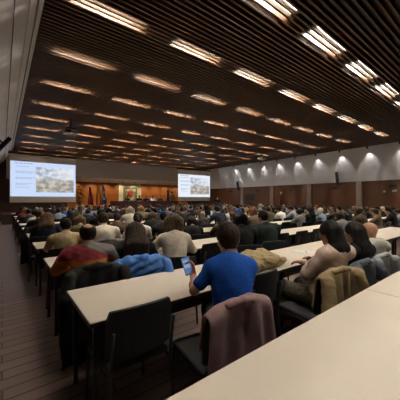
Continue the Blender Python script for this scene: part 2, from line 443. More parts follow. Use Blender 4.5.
        def hcut(F, X, Y, Z):
            x, y, z = X - hc[0], Y - hc[1], Z - hc[2]
            lx = HR[0][0] * x + HR[1][0] * y + HR[2][0] * z; ly = HR[0][1] * x + HR[1][1] * y + HR[2][1] * z; lz = HR[0][2] * x + HR[1][2] * y + HR[2][2] * z
            F = F + fh(X, Y, Z)
            fc = (np.sqrt((lx / .09) ** 2 + ((ly - .125) / (.095 + .0)) ** 2 + ((lz + .055) / .125) ** 2) - 1) * .09
            F = np.maximum(F, -fc)
            if st in ('short', 'balding', 'ponytail', 'bun'):
                F = np.maximum(F, (-.098 + 1.15 * np.clip(ly + .05, 0, .085) - lz) * .8)      # hairline: low at the nape, rising to the temples
                F = F + np.clip((-.02 - lz) * .10, 0, .007)
            if st == 'balding':
                bc = np.sqrt((lx / .056) ** 2 + ((ly + .065) / .085) ** 2 + ((lz - .105) / .075) ** 2) - 1
                F = np.maximum(F, -bc * .055)
            return F
        out['hair'] = (hs, hh, hcut)
    if st == 'none': pass
    res = {}
    for kname, (s, step, post) in out.items():
        if only is None or kname == only: res[kname] = s.mesh(kname, step, post)
    res['_hc'] = hc; res['_hp'] = hp
    return res
def figure_hair(style, **kw): return figure(hair=style, only='hair', **kw)['hair']
def place_person(fig, names, mats, label, loc, rotz=0, scale=1.0, group='audience seated at the desks', extra=None):
    """names: part meshes to attach; mats: part -> material"""
    o = obj('person', fig['body'], mats['body']); tag(o, label, 'person', group)
    o.location = loc; o.rotation_euler = (0, 0, rotz); o.scale = (scale,) * 3
    for k, nm in names.items():
        if k in fig: obj(nm, fig[k], mats[k], o)
    return o
EYES = MB()
def add_eyes(o, fig):
    for s_ in (-1, 1):
        p = fig['_hp'](s_ * .031, .083, -.004)
        me = MB().lathe([(.0005, -.0115), (.007, -.009), (.011, -.003), (.0115, 0), (.011, .003), (.007, .009), (.0005, .0115)], (0, 0, 0), 12).mesh('eye', 0, True)
        e = obj('eye', me, M_eye, o); e.location = p

# ------------------------------------------------------------------ the hall
ZC = 4.55; XW = 16.7; XB = 17.45; ZW = 2.57; XL = .52; XLB = -1.4; YB = 22.0; YN = -3.2; YF = 20.9
f = MB().box((XLB - .2, YN, -.1), (XB + .2, YB + .3, 0)).build('floor', M_floor); struct(f)
# slatted ceiling: dark timber slats running across the hall, black void above
c = MB()
y = YN
while y < YF:
    c.box((XL, y, ZC), (XW + .02, y + .035, ZC + .085)); y += .105
c = c.build('ceiling', M_slat); struct(c)
p = MB().box((XL - .3, YN, ZC + .62), (XB + .2, YB, ZC + .7)).build('ceiling_void', M_plenum); struct(p)
for i in range(10):                                                     # bearers that carry the slats
    b = MB().box((XL + .4 + i * 1.84 - .52, YN, ZC + .086), (XL + .4 + i * 1.84 - .46, YF, ZC + .16)).build('trim_%d' % (i + 1), M_plenum); struct(b)
# left wall: timber below, sloped plaster above with long seams
s = MB().box((XLB - .15, YN, 0), (XLB, YB, ZW)).build('wall_left', M_wood); struct(s)
s = MB().quad((XLB, YN, ZW), (XLB, YB, ZW), (XL, YB, ZC + .02), (XL, YN, ZC + .02)).quad((XLB - .15, YN, ZW), (XL - .1, YN, ZC + .15), (XL - .1, YB, ZC + .15), (XLB - .15, YB, ZW)).build('wall_left_upper', M_plaster); struct(s)
for i, k in enumerate((.985, .955, .90, .80, .65, .45)):
    xx = XLB + (XL - XLB) * k; zz = ZW + (ZC - ZW) * k
    s = MB().tube([(xx, YN, zz), (xx, YB, zz)], .012 if i < 3 else .008, 6).build('trim_%d' % (20 + i), M_seam if i % 2 else M_white); struct(s)
# right wall
s = MB().box((XB, YN, 0), (XB + .15, YB, ZW)).build('wall_right', M_wood); struct(s)
s = MB().quad((XB, YN, ZW), (XW, YN, ZC + .62), (XW, YB, ZC + .62), (XB, YB, ZW))
s.v[1] = (XW, YN, ZC); s.v[2] = (XW, YB, ZC); s.quad((XW, YN, ZC), (XW, YN, ZC + .7), (XW, YB, ZC + .7), (XW, YB, ZC))
s = s.build('wall_right_upper', M_plaster); struct(s)
s = MB().box((XB - .05, YN, ZW - .03), (XB, YB, ZW + .03)).build('trim_30', M_darkwood); struct(s)
s = MB().box((XB - .02, YN, 0), (XB, YB, .12)).build('baseboard_right', M_darkwood); struct(s)
s = MB().box((XLB, YN, 0), (XLB + .02, YB, .12)).build('baseboard_left', M_darkwood); struct(s)
for i, px in enumerate((242.5, 272, 309.5, 359.5)):
    yy = None
    t = (px - 200) / 255; yy = XB * (CT - ST * t) / (ST + CT * t)
    s = MB().box((XB - .10, yy - .16, 0), (XB - .001, yy + .16, ZW)).build('trim_%d' % (40 + i), M_pil, bevel=.008); struct(s)
# back wall behind the stage, grey fascia over it and pale soffit
s = MB().box((XLB - .2, YB, 0), (XB + .2, YB + .2, ZC + .7)).build('wall_back', M_darkwood); struct(s)
s = MB().box((4.0, YB - .06, .6), (15.4, YB - .001, 3.15)).build('wall_back_panelling', M_woodx); struct(s)
s = MB().box((XL - .3, YF, 3.18), (XW + .6, YF + .12, ZC + .6)).build('wall_back_fascia', M_fascia); struct(s)
s = MB().quad((XL - .3, YF, 3.18), (XW + .6, YF, 3.18), (XW + .6, YB - .35, 2.9), (XL - .3, YB - .35, 2.9)).quad((XL - .3, YF + .12, 3.3), (XL - .3, YB - .35, 3.0), (XW + .6, YB - .35, 3.0), (XW + .6, YF + .12, 3.3)).quad((XL - .3, YB - .35, 2.9), (XW + .6, YB - .35, 2.9), (XW + .6, YB - .35, 3.0), (XL - .3, YB - .35, 3.0)).build('trim_50', M_soffit); struct(s)
s = MB().box((.0, 18.9, 0), (XB, YB, .6)).build('floor_stage', M_stage); struct(s)
s = MB().box((XLB - .2, YN - .2, 0), (XB + .2, YN, ZC + .7)).build('wall_near', M_darkwood); struct(s)

# ------------------------------------------------------------------ ceiling slot lights (above the slats)
M_tube = emit('fluorescent_tube', (1.0, .90, .75), 1.0)
ORD = ['first', 'second', 'third', 'fourth', 'fifth', 'sixth', 'seventh', 'eighth', 'ninth', 'tenth', 'eleventh', 'twelfth', 'thirteenth', 'fourteenth', 'fifteenth', 'sixteenth',
       'seventeenth', 'eighteenth', 'nineteenth', 'twentieth', '21st', '22nd', '23rd', '24th', '25th', '26th']
slot_h = MB().box((-.60, -.16, .37), (.60, .16, .40)).box((-.60, -.16, .07), (.60, -.15, .37)).box((-.60, .15, .07), (.60, .16, .37)).box((-.60, -.15, .07), (-.59, .15, .37)).box((.59, -.15, .07), (.60, .15, .37)).mesh('housing')
slot_t = MB().tube([(-.50, 0, .30), (.50, 0, .30)], .022, 8).mesh('tube', 0, True)
# emission strength from the wanted watts: P = strength * pi * area
area = 2 * PI * .022 * 1.0
M_tube.node_tree.nodes['Emission'].inputs[1].default_value = SLOT_POWER / (PI * area)
slots = []
for j in range(-2, 11):
    for i in range(9):
        X0 = .83 + 1.84 * i + .62; Y0 = 2.47 + 1.735 * j
        if X0 + .62 > XW: continue
        r = empty('ceiling_light', (X0, Y0, ZC + .02))
        tag(r, 'glowing ceiling slot light over dark slats, %s from left in %s row from the stage' % (ORD[i], ORD[10 - j]), 'light', 'slot lights behind the ceiling slats')
        obj('housing', slot_h, M_white, r); obj('tube', slot_t, M_tube, r)

# ------------------------------------------------------------------ wall washers on the right wall
wash_y = [16.3 - 1.52 * k for k in range(11)]
for k, yy in enumerate(wash_y):
    r = empty('wall_washer', (XW - .2, yy, ZC - .02))
    tag(r, 'small spotlight under the ceiling edge washing the white wall, %s from the stage' % ORD[k], 'light', 'spotlights washing the white wall')
    MB().lathe([(.001, -.13), (.05, -.13), (.055, -.06), (.03, 0), (.001, 0)], (0, 0, 0), 14).build('lamp_head', M_black, r, smooth=False)
    MB().box((-.05, -.05, 0), (.05, .05, .02)).build('mount', M_black, r)
    L = bpy.data.lights.new('washer_bulb', 'SPOT'); L.energy = WASH_POWER; L.color = (1, .95, .9); L.spot_size = math.radians(70); L.spot_blend = .7; L.shadow_soft_size = .02
    lo = bpy.data.objects.new('washer_bulb', L); COL.objects.link(lo); lo.parent = r; lo.location = (.03, 0, -.15)
    lo.rotation_euler = Vector((.454, 0, -.891)).to_track_quat('-Z', 'Y').to_euler()

# ------------------------------------------------------------------ stage downlights
for k in range(9):
    xx = 4.7 + k * 1.15
    r = empty('stage_downlight', (xx, YB - .75, 2.95))
    tag(r, 'recessed downlight over the stage panelling, %s from the left' % ORD[k], 'light', 'downlights over the stage panelling')
    MB().lathe([(.05, 0), (.05, .04), (.03, .05), (.001, .05)], (0, 0, .0), 14).build('housing', M_black, r)
    L = bpy.data.lights.new('downlight_bulb', 'SPOT'); L.energy = STAGE_POWER; L.color = (1, .8, .55); L.spot_size = math.radians(120); L.spot_blend = 1.0; L.shadow_soft_size = .04
    lo = bpy.data.objects.new('downlight_bulb', L); COL.objects.link(lo); lo.parent = r; lo.location = (0, 0, -.06)
    lo.rotation_euler = Vector((0, .45, -1)).to_track_quat('-Z', 'Y').to_euler()
# ------------------------------------------------------------------ projection screens with the slide
def slide_picture_mat():
    m = bpy.data.materials.new('slide_picture_light'); m.use_nodes = True
    nt = m.node_tree; nt.nodes.clear()
    e = nt.nodes.new('ShaderNodeEmission'); o = nt.nodes.new('ShaderNodeOutputMaterial'); nt.links.new(e.outputs[0], o.inputs[0])
    tc = nt.nodes.new('ShaderNodeTexCoord'); sp = nt.nodes.new('ShaderNodeSeparateXYZ'); nt.links.new(tc.outputs['Object'], sp.inputs[0])
    nz = nt.nodes.new('ShaderNodeTexNoise'); nz.inputs['Scale'].default_value = 2.6; nz.inputs['Detail'].default_value = 5
    mp = nt.nodes.new('ShaderNodeMapping'); mp.inputs['Scale'].default_value = (1, 1, 1.7); nt.links.new(tc.outputs['Object'], mp.inputs[0]); nt.links.new(mp.outputs[0], nz.inputs['Vector'])
    land = nt.nodes.new('ShaderNodeValToRGB'); land.color_ramp.elements[0].position = .38; land.color_ramp.elements[1].position = .62
    land.color_ramp.elements[0].color = (.26, .25, .24, 1); land.color_ramp.elements[1].color = (.62, .58, .50, 1); nt.links.new(nz.outputs['Fac'], land.inputs[0])
    sky = nt.nodes.new('ShaderNodeValToRGB'); sky.color_ramp.elements[0].position = .42; sky.color_ramp.elements[1].position = .58
    sky.color_ramp.elements[0].color = (.34, .38, .48, 1); sky.color_ramp.elements[1].color = (.72, .78, .90, 1); nt.links.new(nz.outputs['Fac'], sky.inputs[0])
    # brighter sky to the right of the picture
    ax = nt.nodes.new('ShaderNodeMath'); ax.operation = 'MULTIPLY_ADD'; ax.inputs[1].default_value = .55; ax.inputs[2].default_value = .35; nt.links.new(sp.outputs['X'], ax.inputs[0])
    mx0 = nt.nodes.new('ShaderNodeMix'); mx0.data_type = 'RGBA'; mx0.inputs[7].default_value = (.80, .82, .88, 1); nt.links.new(ax.outputs[0], mx0.inputs[0]); nt.links.new(sky.outputs[0], mx0.inputs[6])
    a = nt.nodes.new('ShaderNodeMath'); a.operation = 'MULTIPLY_ADD'; a.inputs[1].default_value = 6; a.inputs[2].default_value = .2; a.use_clamp = True; nt.links.new(sp.outputs['Z'], a.inputs[0])
    mx = nt.nodes.new('ShaderNodeMix'); mx.data_type = 'RGBA'; nt.links.new(a.outputs[0], mx.inputs[0]); nt.links.new(land.outputs[0], mx.inputs[6]); nt.links.new(mx0.outputs[2], mx.inputs[7])
    nt.links.new(mx.outputs[2], e.inputs[0]); e.inputs[1].default_value = SLIDE; return m
SLIDE = 1.0
M_slide = emit('slide_light', (.60, .72, .96), SLIDE); M_slide2 = emit('slide_light_white', (.80, .85, .95), SLIDE); M_pic = slide_picture_mat()
M_text = emit('slide_text', (.36, .46, .70), SLIDE); M_screen = mat('screen_fabric', (.80, .74, .70), .8)
YS = 18.9
def screen(x0, x1, z0, z1, label, ms):
    r = empty('projection_screen', ((x0 + x1) / 2, YS, z0)); tag(r, label, 'screen', 'projection screens')
    W = (x1 - x0) / 2; Hh = z1 - z0
    MB().box((-W, 0, 0), (W, .012, Hh)).build('screen_fabric', M_screen, r)
    MB().tube([(-W - .03, .0, -.012), (W + .03, .0, -.012)], .018, 8).build('bottom_bar', M_black, r)
    MB().box((-W - .06, -.05, Hh), (W + .06, .09, Hh + .14)).build('roller_case', M_black, r, bevel=.01)
    for s_ in (-1, 1): MB().tube([(s_ * W * .8, .02, Hh + .14), (s_ * W * .8, .02, ZC - z0 + .08)], .01, 6).build('hanger', M_black, r)
    a, b = .13 * Hh, .855 * Hh
    sl = MB().box((-W + .03, -.006, a), (W - .01, -.001, b)).build('slide', ms, r)
    pc = MB().box((-.97 * W * .62, -.004, -.27 * Hh), (.97 * W * .62, -.0005, .27 * Hh)).build('slide_picture', M_pic, sl); pc.location = (W * .33, -.007, (a + b) / 2 - .01)
    for k, (u, v, L) in enumerate(((0.04, .93, .22), (.05, .845, .20), (.05, .70, .27), (.05, .665, .22), (.05, .53, .25), (.05, .50, .18), (.05, .36, .24), (.05, .32, .15), (.05, .25, .2))):
        xa = -W + 2 * W * u + .1; z = a + (b - a) * v
        t = MB(); q = xa; rr = random.Random(k)
        while q < xa + 2 * W * L:                        # words of the slide, too blurred to read
            wl = rr.uniform(.08, .2); t.box((q, -.009, z), (q + wl, -.006, z + (.075 if k == 0 else .042))); q += wl + .04
        t.build('text_line', M_text, sl)
    return r
screen(.36, 3.96, 1.30, 4.24, 'large projection screen with a bluish slide at the left of the stage', M_slide)
screen(x_at(178, YS), x_at(210, YS), 1.36, 4.16, 'projection screen with a whiter slide at the right of the stage', M_slide2)

def projector(loc, label, dark):
    r = empty('projector', loc); tag(r, label, 'projector', 'ceiling projectors')
    MB().box((-.24, -.2, -.17), (.24, .2, 0)).build('case', mat('projector_beige', (.42, .38, .33), .5) if dark else M_white, r, bevel=.02)
    MB().lathe([(.001, -.03), (.065, -.03), (.065, .03), (.05, .05), (.001, .04)], seg=18).build('lens', M_black, r, loc=(.08, .2, -.09)).rotation_euler = (-PI / 2, 0, 0)
    MB().tube([(0, 0, 0), (0, 0, ZC - loc[2] + .1)], .03, 10).build('ceiling_pole', M_black, r)
    MB().box((-.18, -.14, 0), (.18, .14, .05)).build('bracket', M_black, r, bevel=.005)
    MB().box((-.2, -.205, -.13), (-.02, -.2, -.05)).build('vent', M_black, r)
projector((2.05, 10.6, 4.12), 'beige projector on a short pole facing the left screen', True)
projector((x_at(262, 11.1), 11.1, 4.36), 'small white projector close to the ceiling facing the right screen', False)

# ------------------------------------------------------------------ loudspeakers, panels and boxes on the walls
def y_right(px, X=None):
    t = (px - 200) / 255; X = X or XB; return X * (CT - ST * t) / (ST + CT * t)
for k, (px, py, lab) in enumerate(((240, 186, 'slim black loudspeaker leaning out over the white wall near the stage'), (339, 178.5, 'slim black loudspeaker over the middle of the wood panelled wall'))):
    yy = y_right(px); xx = XB - .30; zz = z_at(py, xx, yy)
    r = empty('loudspeaker', (xx, yy, zz)); tag(r, lab, 'loudspeaker', 'wall loudspeakers'); r.rotation_euler = (0, math.radians(-12), 0)
    MB().box((-.07, -.075, -.42), (.07, .075, .42)).build('cabinet', M_black, r, bevel=.02)
    MB().box((-.078, -.06, -.39), (-.071, .06, .39)).build('grille', M_metal, r)
    MB().tube([(.05, 0, -.1), (.22, 0, -.2), (.4, 0, -.25)], .025, 8).build('bracket', M_metal, r)
yy = 13.0; r = empty('loudspeaker', (.02, yy, 3.66)); tag(r, 'slim black loudspeaker leaning over the left aisle under the sloped plaster', 'loudspeaker', 'wall loudspeakers'); r.rotation_euler = (0, math.radians(36), 0)
MB().box((-.08, -.12, -.42), (.08, .12, .42)).build('cabinet', M_black, r, bevel=.02); MB().box((-.06, -.126, -.39), (.06, -.12, .39)).build('grille', M_metal, r); MB().tube([(-.05, 0, .1), (-.36, 0, .12)], .03, 8).build('bracket', M_black, r)
for px, py, wd, hh, lab in ((250.5, 197, .62, .27, 'wide dark screen on the wood wall near the stage'),):
    yy = y_right(px); zz = z_at(py, XB, yy)
    r = empty('wall_monitor', (XB - .03, yy, zz)); tag(r, lab, 'monitor')
    MB().box((-.05, -wd, -hh), (0.03, wd, hh)).build('case', M_black, r, bevel=.01); MB().box((-.056, -wd + .05, -hh + .05), (-.0505, wd - .05, hh - .05)).build('panel', mat('dark_glass', (.02, .015, .012), .5), r)
for px, py, lab in ((231, 191.5, 'small dark grille high on the wood wall, closest to the stage'), (257.5, 190.5, 'small dark grille high on the wood wall, second from the stage'), (291, 190, 'small dark grille high on the wood wall, third from the stage'), (334, 188, 'small dark grille high on the wood wall, under the middle loudspeaker'), (393, 186, 'small dark grille high on the wood wall, farthest from the stage')):
    yy = y_right(px); zz = z_at(py, XB, yy)
    r = empty('wall_grille', (XB - .015, yy, zz)); tag(r, lab, 'grille', 'grilles on the wood wall')
    MB().box((-.01, -.2, -.09), (.014, .2, .09)).build('frame', M_black, r, bevel=.004)
    g = MB(); [g.box((-.016, -.18, -.075 + q * .03), (-.0105, .18, -.06 + q * .03)) for q in range(6)]; g.build('louvre', M_metal, r)
for px, py, lab in ((384.5, 191.5, 'single pale thermostat on the wood wall beside the last pilaster'), (393.5, 191, 'pale switch plate on the wood wall, left of a pair'), (395.8, 190.6, 'pale switch plate on the wood wall, right of a pair')):
    yy = y_right(px); zz = z_at(py, XB, yy)
    r = empty('switch_plate', (XB - .02, yy, zz)); tag(r, lab, 'switch', 'switch plates on the wood wall')
    MB().box((-.015, -.045, -.055), (.019, .045, .055)).build('plate', M_white, r, bevel=.006); MB().box((-.022, -.02, -.03), (-.0155, .02, .03)).build('button', mat('grey_plastic', (.35, .35, .35), .5), r)
yy = y_right(281); r = empty('fire_extinguisher', (XB - .14, yy, 1.05)); tag(r, 'red fire extinguisher hung on the wood wall between two pilasters', 'fire extinguisher')
MB().lathe([(.001, 0), (.085, 0), (.09, .02), (.09, .42), (.06, .49), (.03, .52), (.001, .52)], seg=18).build('cylinder', mat('extinguisher_red', (.22, .015, .012), .3), r, smooth=True)
MB().tube([(0, 0, .52), (0, 0, .58)], .02, 8).build('valve', M_metal, r); MB().tube([(0, .02, .56), (0, .1, .5), (0, .11, .2)], .012, 8).build('hose', M_black, r); MB().box((-.02, -.01, .58), (.02, .12, .6)).build('lever', M_metal, r)
MB().box((.06, -.06, .2), (.135, .06, .24)).build('bracket', M_metal, r)
sg = empty('safety_sign', (XB - .012, yy, 2.02)); tag(sg, 'red safety sign with a white flame mark above the extinguisher', 'sign')
MB().box((-.006, -.10, -.11), (.01, .10, .11)).build('plate', mat('sign_red', (.26, .03, .02), .5), sg); MB().quad((-.008, -.05, -.09), (-.008, .05, -.09), (-.008, .06, 0), (-.008, .0, .09), (-.008, -.06, 0)).build('mark', M_white, sg)

# ------------------------------------------------------------------ stage: crest panel, table, flags, plants
xa, xb = x_at(119.5, YB - .3), x_at(142, YB - .3)
r = empty('crest_panel', ((xa + xb) / 2, YB - .075, 1.35)); tag(r, 'cream panel with a red and gold crest on the wall behind the stage table', 'crest')
Wd = (xb - xa) / 2; Hc = z_at(182.5, (xa + xb) / 2, YB - .1) - 1.35
MB().box((-Wd, -.04, -.7), (Wd, .0, Hc)).build('panel', mat('crest_cream', (.72, .64, .44), .6, .08, 3), r, bevel=.01)
cy = Hc * .40
M_gold = mat('crest_gold', (.34, .26, .11), .45, .2, 10, metal=.2); M_grn = mat('crest_green', (.20, .20, .12), .6, .3, 12)
fr = MB().box((-.62, -.09, cy + .42), (.62, -.042, cy + .55)).box((-.66, -.085, cy + .36), (-.42, -.042, cy + .5)).box((.42, -.085, cy + .36), (.66, -.042, cy + .5)).build('crest_crown', M_grn, r, bevel=.02)
for s_ in (-1, 1):
    MB().box((s_ * .56 - .08, -.085, cy - .62), (s_ * .56 + .08, -.042, cy + .42)).build('column', M_grn, r, bevel=.02)
    MB().tube([(s_ * .1, -.06, cy - .66), (s_ * .45, -.06, cy - .45), (s_ * .44, -.06, cy + .1), (s_ * .3, -.06, cy + .34)], [.03, .05, .05, .03], 8).build('branch', M_gold, r, smooth=True)
o = MB().lathe([(.001, .0), (.23, .0), (.25, .02), (.23, .05), (.15, .06), (.001, .06)], seg=32).build('seal', mat('crest_red', (.50, .06, .03), .5), r, loc=(0, -.043, cy)); o.rotation_euler = (PI / 2, 0, 0)
rg = MB(); [rg.tube([((.29) * math.cos(a), -.06, cy + (.29) * math.sin(a)), ((.29) * math.cos(a + .2), -.06, cy + (.29) * math.sin(a + .2))], .028, 6) for a in np.arange(0, 2 * PI, .2)]; rg.build('seal_ring', M_gold, r)
o = MB().lathe([(.001, 0), (.07, 0), (.07, .02), (.001, .025)], seg=5).build('seal_star', M_gold, r, loc=(0, -.10, cy)); o.rotation_euler = (PI / 2, 0, 0)

YT = 19.9
xa, xb = x_at(112, YT), x_at(176, YT)
r = empty('stage_table', ((xa + xb) / 2, YT, .6)); tag(r, 'long presidium table under a dark red cloth on the stage', 'table')
Wt = (xb - xa) / 2
MB().box((-Wt, -.4, .73), (Wt, .4, .77)).build('tabletop', mat('cloth_wine', (.06, .014, .014), .8, .2, 20), r, bevel=.008)
g = MB(); n = 90
for i in range(n):
    xs = -Wt + 2 * Wt * i / n; xe = -Wt + 2 * Wt * (i + 1) / n; f0 = -.415 - .02 * math.sin(i * 1.1); f1 = -.415 - .02 * math.sin((i + 1) * 1.1)
    g.quad((xs, f0, .0), (xe, f1, .0), (xe, -.402, .755), (xs, -.402, .755))
for s_ in (-1, 1): g.box((s_ * Wt - .012, -.4, 0), (s_ * Wt + .012, .35, .755))
g.build('cloth_skirt', mat('cloth_wine', (.06, .014, .014)), r)
def flag(px, yy, stops, label, hgt=2.0, lean=0):
    xx = x_at(px, yy); r = empty('flag', (xx, yy, .6)); tag(r, label, 'flag', 'flags on the stage')
    MB().lathe([(.001, 0), (.2, 0), (.2, .03), (.05, .06), (.03, .1), (.001, .1)], seg=20).build('stand', M_gold, r)
    MB().tube([(0, 0, .05), (lean, 0, hgt)], .018, 8).build('pole', M_gold, r)
    MB().lathe([(.001, 0), (.03, .02), (.02, .08), (.001, .16)], seg=10).build('finial', M_gold, r, loc=(lean, 0, hgt))
    v = []; fc = []; nu, nv = 26, 18
    for j in range(nv + 1):
        tt = j / nv; z = hgt - .06 - tt * (hgt * .72); sp = .1 + .30 * min(1, tt * 1.6) ** .8
        for i in range(nu + 1):
            u = i / nu; v.append((lean * (1 - tt * .3) + (u - .25) * sp * .85, -.03 + .06 * math.sin(u * 15 + tt * 2) * (.4 + tt), z - .12 * u * (1 - tt) - .15 * tt * abs(u - .5)))
    for j in range(nv):
        for i in range(nu): a = j * (nu + 1) + i; fc.append((a, a + 1, a + nu + 2, a + nu + 1))
    me = bpy.data.meshes.new('flag_cloth'); me.from_pydata(v, [], fc); me.polygons.foreach_set('use_smooth', [True] * len(fc))
    o = obj('flag_cloth', me, stops, r); md = o.modifiers.new('solid', 'SOLIDIFY'); md.thickness = .006
    return r
def band(name, stops):
    m = ramp_mat(name, 'X', stops, .8); return m
RED, YEL, EUB = (.42, .02, .02), (.75, .42, .03), (.02, .04, .28)
def shift_ramp(name, cols):
    """bands across x of -.13...+.39 mapped into 0..1"""
    m = bpy.data.materials.new(name); m.use_nodes = True; nt = m.node_tree; b = nt.nodes['Principled BSDF']; b.inputs['Roughness'].default_value = .75
    tc = nt.nodes.new('ShaderNodeTexCoord'); sp = nt.nodes.new('ShaderNodeSeparateXYZ'); nt.links.new(tc.outputs['Generated'], sp.inputs[0])
    r = nt.nodes.new('ShaderNodeValToRGB'); r.color_ramp.interpolation = 'CONSTANT'
    while len(r.color_ramp.elements) < len(cols): r.color_ramp.elements.new(.5)
    for e, (p_, c_) in zip(r.color_ramp.elements, cols): e.position = p_; e.color = (*c_, 1)
    nt.links.new(sp.outputs[0], r.inputs[0]); nt.links.new(r.outputs[0], b.inputs['Base Color']); return m
flag(89.5, 20.6, shift_ramp('flag_dark_red', [(0, (.16, .01, .015)), (.7, (.12, .01, .01))]), 'dark red flag drooping from a pole near the left screen')
flag(97.5, 20.6, shift_ramp('flag_red_yellow', [(0, RED), (.22, YEL), (.62, RED)]), 'red and yellow striped flag drooping from a pole on the stage', 2.25)
fl = flag(103, 20.6, shift_ramp('flag_blue', [(0, EUB), (.9, EUB)]), 'blue flag with a ring of gold stars beside the striped flag', 2.15)
for a in range(12):
    o = MB().lathe([(.001, 0), (.05, 0), (.001, .004)], seg=5).build('star', mat('star_yellow', (.8, .6, .1), .5), fl, loc=(.05 + .10 * math.cos(a * PI / 6), -.115, 1.2 + .3 * math.sin(a * PI / 6))); o.rotation_euler = (PI / 2, 0, 0)
flag(167.5, 20.6, shift_ramp('flag_navy', [(0, (.03, .03, .12)), (.5, (.06, .05, .14))]), 'dark blue flag drooping from a pole left of the right screen', 2.1)
def plant(px, yy, label, hgt):
    xx = x_at(px, yy); r = empty('potted_plant', (xx, yy, .6)); tag(r, label, 'plant', 'dark plants on the stage')
    MB().lathe([(.001, 0), (.16, 0), (.21, .34), (.19, .34), (.17, .3), (.001, .3)], seg=20).build('pot', M_black, r)
    MB().tube([(0, 0, .3), (.02, 0, .3 + hgt * .5)], .02, 6).build('stem', mat('stem_brown', (.05, .03, .02)), r)
    rr = random.Random(int(px)); g = MB()
    for k in range(420):
        z = .45 + rr.random() * hgt; a = rr.random() * 6.28; rad = .12 + .24 * math.sin(min(1, (z - .4) / hgt) * 2.6 + .3); p_ = Vector((math.cos(a) * rad * rr.random(), math.sin(a) * rad * rr.random(), z))
        d = Vector((math.cos(a), math.sin(a),   .5 - rr.random())).normalized() * .24; s_ = d.cross(Vector((0, 0, 1))).normalized() * .05
        g.quad(tuple(p_), tuple(p_ + d * .5 + s_), tuple(p_ + d), tuple(p_ + d * .5 - s_))
    g.build('leaves', mat('leaf_dark', (.02, .035, .015), .5), r)
plant(79.5, 20.9, 'dark leafy plant in a black pot beside the left screen', 1.5)
plant(172.5, 20.9, 'dark leafy plant in a black pot beside the dark blue flag', 1.3)

# ------------------------------------------------------------------ desks and chairs
def near_edge(k): return .136 + 1.485 * k
LX = .42; LT = 1.99; NT = 8; TZ = .74
def table_proto():
    r = empty('desk', (0, 0, 0)); L = LT - .006
    MB().box((0, 0, TZ - .026), (L, .70, TZ)).build('tabletop', M_lam, r, bevel=.003)
    e = MB().box((-.003, -.004, TZ - .03), (L + .003, 0.0, TZ - .004)).box((-.003, .70, TZ - .03), (L + .003, .704, TZ - .004)).box((-.004, 0, TZ - .03), (0, .7, TZ - .004)).box((L, 0, TZ - .03), (L + .004, .7, TZ - .004)); e.build('edge_band', M_edge, r)
    MB().box((.06, .54, .36), (L - .06, .558, TZ - .03)).build('modesty_panel', M_edge, r)
    MB().box((.05, .05, TZ - .075), (L - .05, .08, TZ - .03)).box((.05, .62, TZ - .075), (L - .05, .65, TZ - .03)).build('rail', M_metal, r)
    for x in (.05, L - .05):
        MB().box((x - .02, .03, TZ - .085), (x + .02, .67, TZ - .031)).build('cross_rail', M_metal, r)
        for yv in (.07, .63):
            l = MB().box((x - .017, yv - .017, .02), (x + .017, yv + .017, TZ - .085)).build('leg', M_metal, r, bevel=.004)
            MB().lathe([(.001, 0), (.022, 0), (.022, .012), (.014, .022), (.001, .022)], (x, yv, 0), 10).build('foot', M_black, l)
    return r
def chair_proto():
    r = empty('chair', (0, 0, 0))
    se = SDF(); 
    seat = MB().box((-.22, -.20, .405), (.22, .23, .445)).build('seat', M_chair, r, bevel=.016)
    b = MB(); nx_, nz_ = 8, 6                                                    # curved back shell
    V = []
    for side in (0, 1):
        for j in range(nz_ + 1):
            for i in range(nx_ + 1):
                u = i / nx_ * 2 - 1; v_ = j / nz_; wv = .225 - .02 * (v_ > .9)
                V.append((u * wv, -.255 + .045 * u * u - .03 * v_ + side * .03, .50 + v_ * .32 - .012 * u * u * v_))
    n_ = (nx_ + 1) * (nz_ + 1); Fc = []
    for side in (0, 1):
        for j in range(nz_):
            for i in range(nx_):
                a = side * n_ + j * (nx_ + 1) + i; q = (a, a + 1, a + nx_ + 2, a + nx_ + 1); Fc.append(q if side == 0 else q[::-1])
    ring = [i for i in range(nx_)] + [nx_ + j * (nx_ + 1) for j in range(nz_)] + [n_ - 1 - i for i in range(nx_)] + [(nz_ - j) * (nx_ + 1) for j in range(nz_)]
    for a, b_ in zip(ring, ring[1:] + ring[:1]): Fc.append((b_, a, a + n_, b_ + n_))
    b.v = V; b.f = Fc; b.build('backrest', M_chair, r, bevel=.004)
    for s_ in (-1, 1):
        MB().tube([(s_ * .215, .21, .40), (s_ * .225, .23, .01)], .012, 8).build('leg', M_metal, r, smooth=True)
        MB().tube([(s_ * .205, -.29, .70), (s_ * .21, -.235, .42), (s_ * .225, -.27, .01)], .012, 8).build('leg', M_metal, r, smooth=True)
        MB().tube([(s_ * .215, .21, .398), (s_ * .21, -.235, .398)], .011, 8).build('seat_rail', M_metal, r, smooth=True)
    return r
TP = table_proto(); CP = chair_proto()
NR = 11
def tlabel(k, i):
    if k == 0: return 'bare cream desk nearest the camera, %s from the left aisle' % ORD[i]
    return 'cream topped desk, %s from the left aisle in the %s row ahead of the camera' % (ORD[i], ORD[k - 1])
def seen_x(k): return [2.9, 7.6, 13.5][k] if k < 3 else 99          # how far right a row is still in the picture
started = False
for k in range(NR + 1):
    for i in range(NT):
        x0 = LX + LT * i
        if x0 > seen_x(k): continue
        t = copy_tree(TP) if started else TP
        started = True
        t.location = (x0, near_edge(k), 0); tag(t, tlabel(k, i), 'desk', 'cream topped desks in rows')
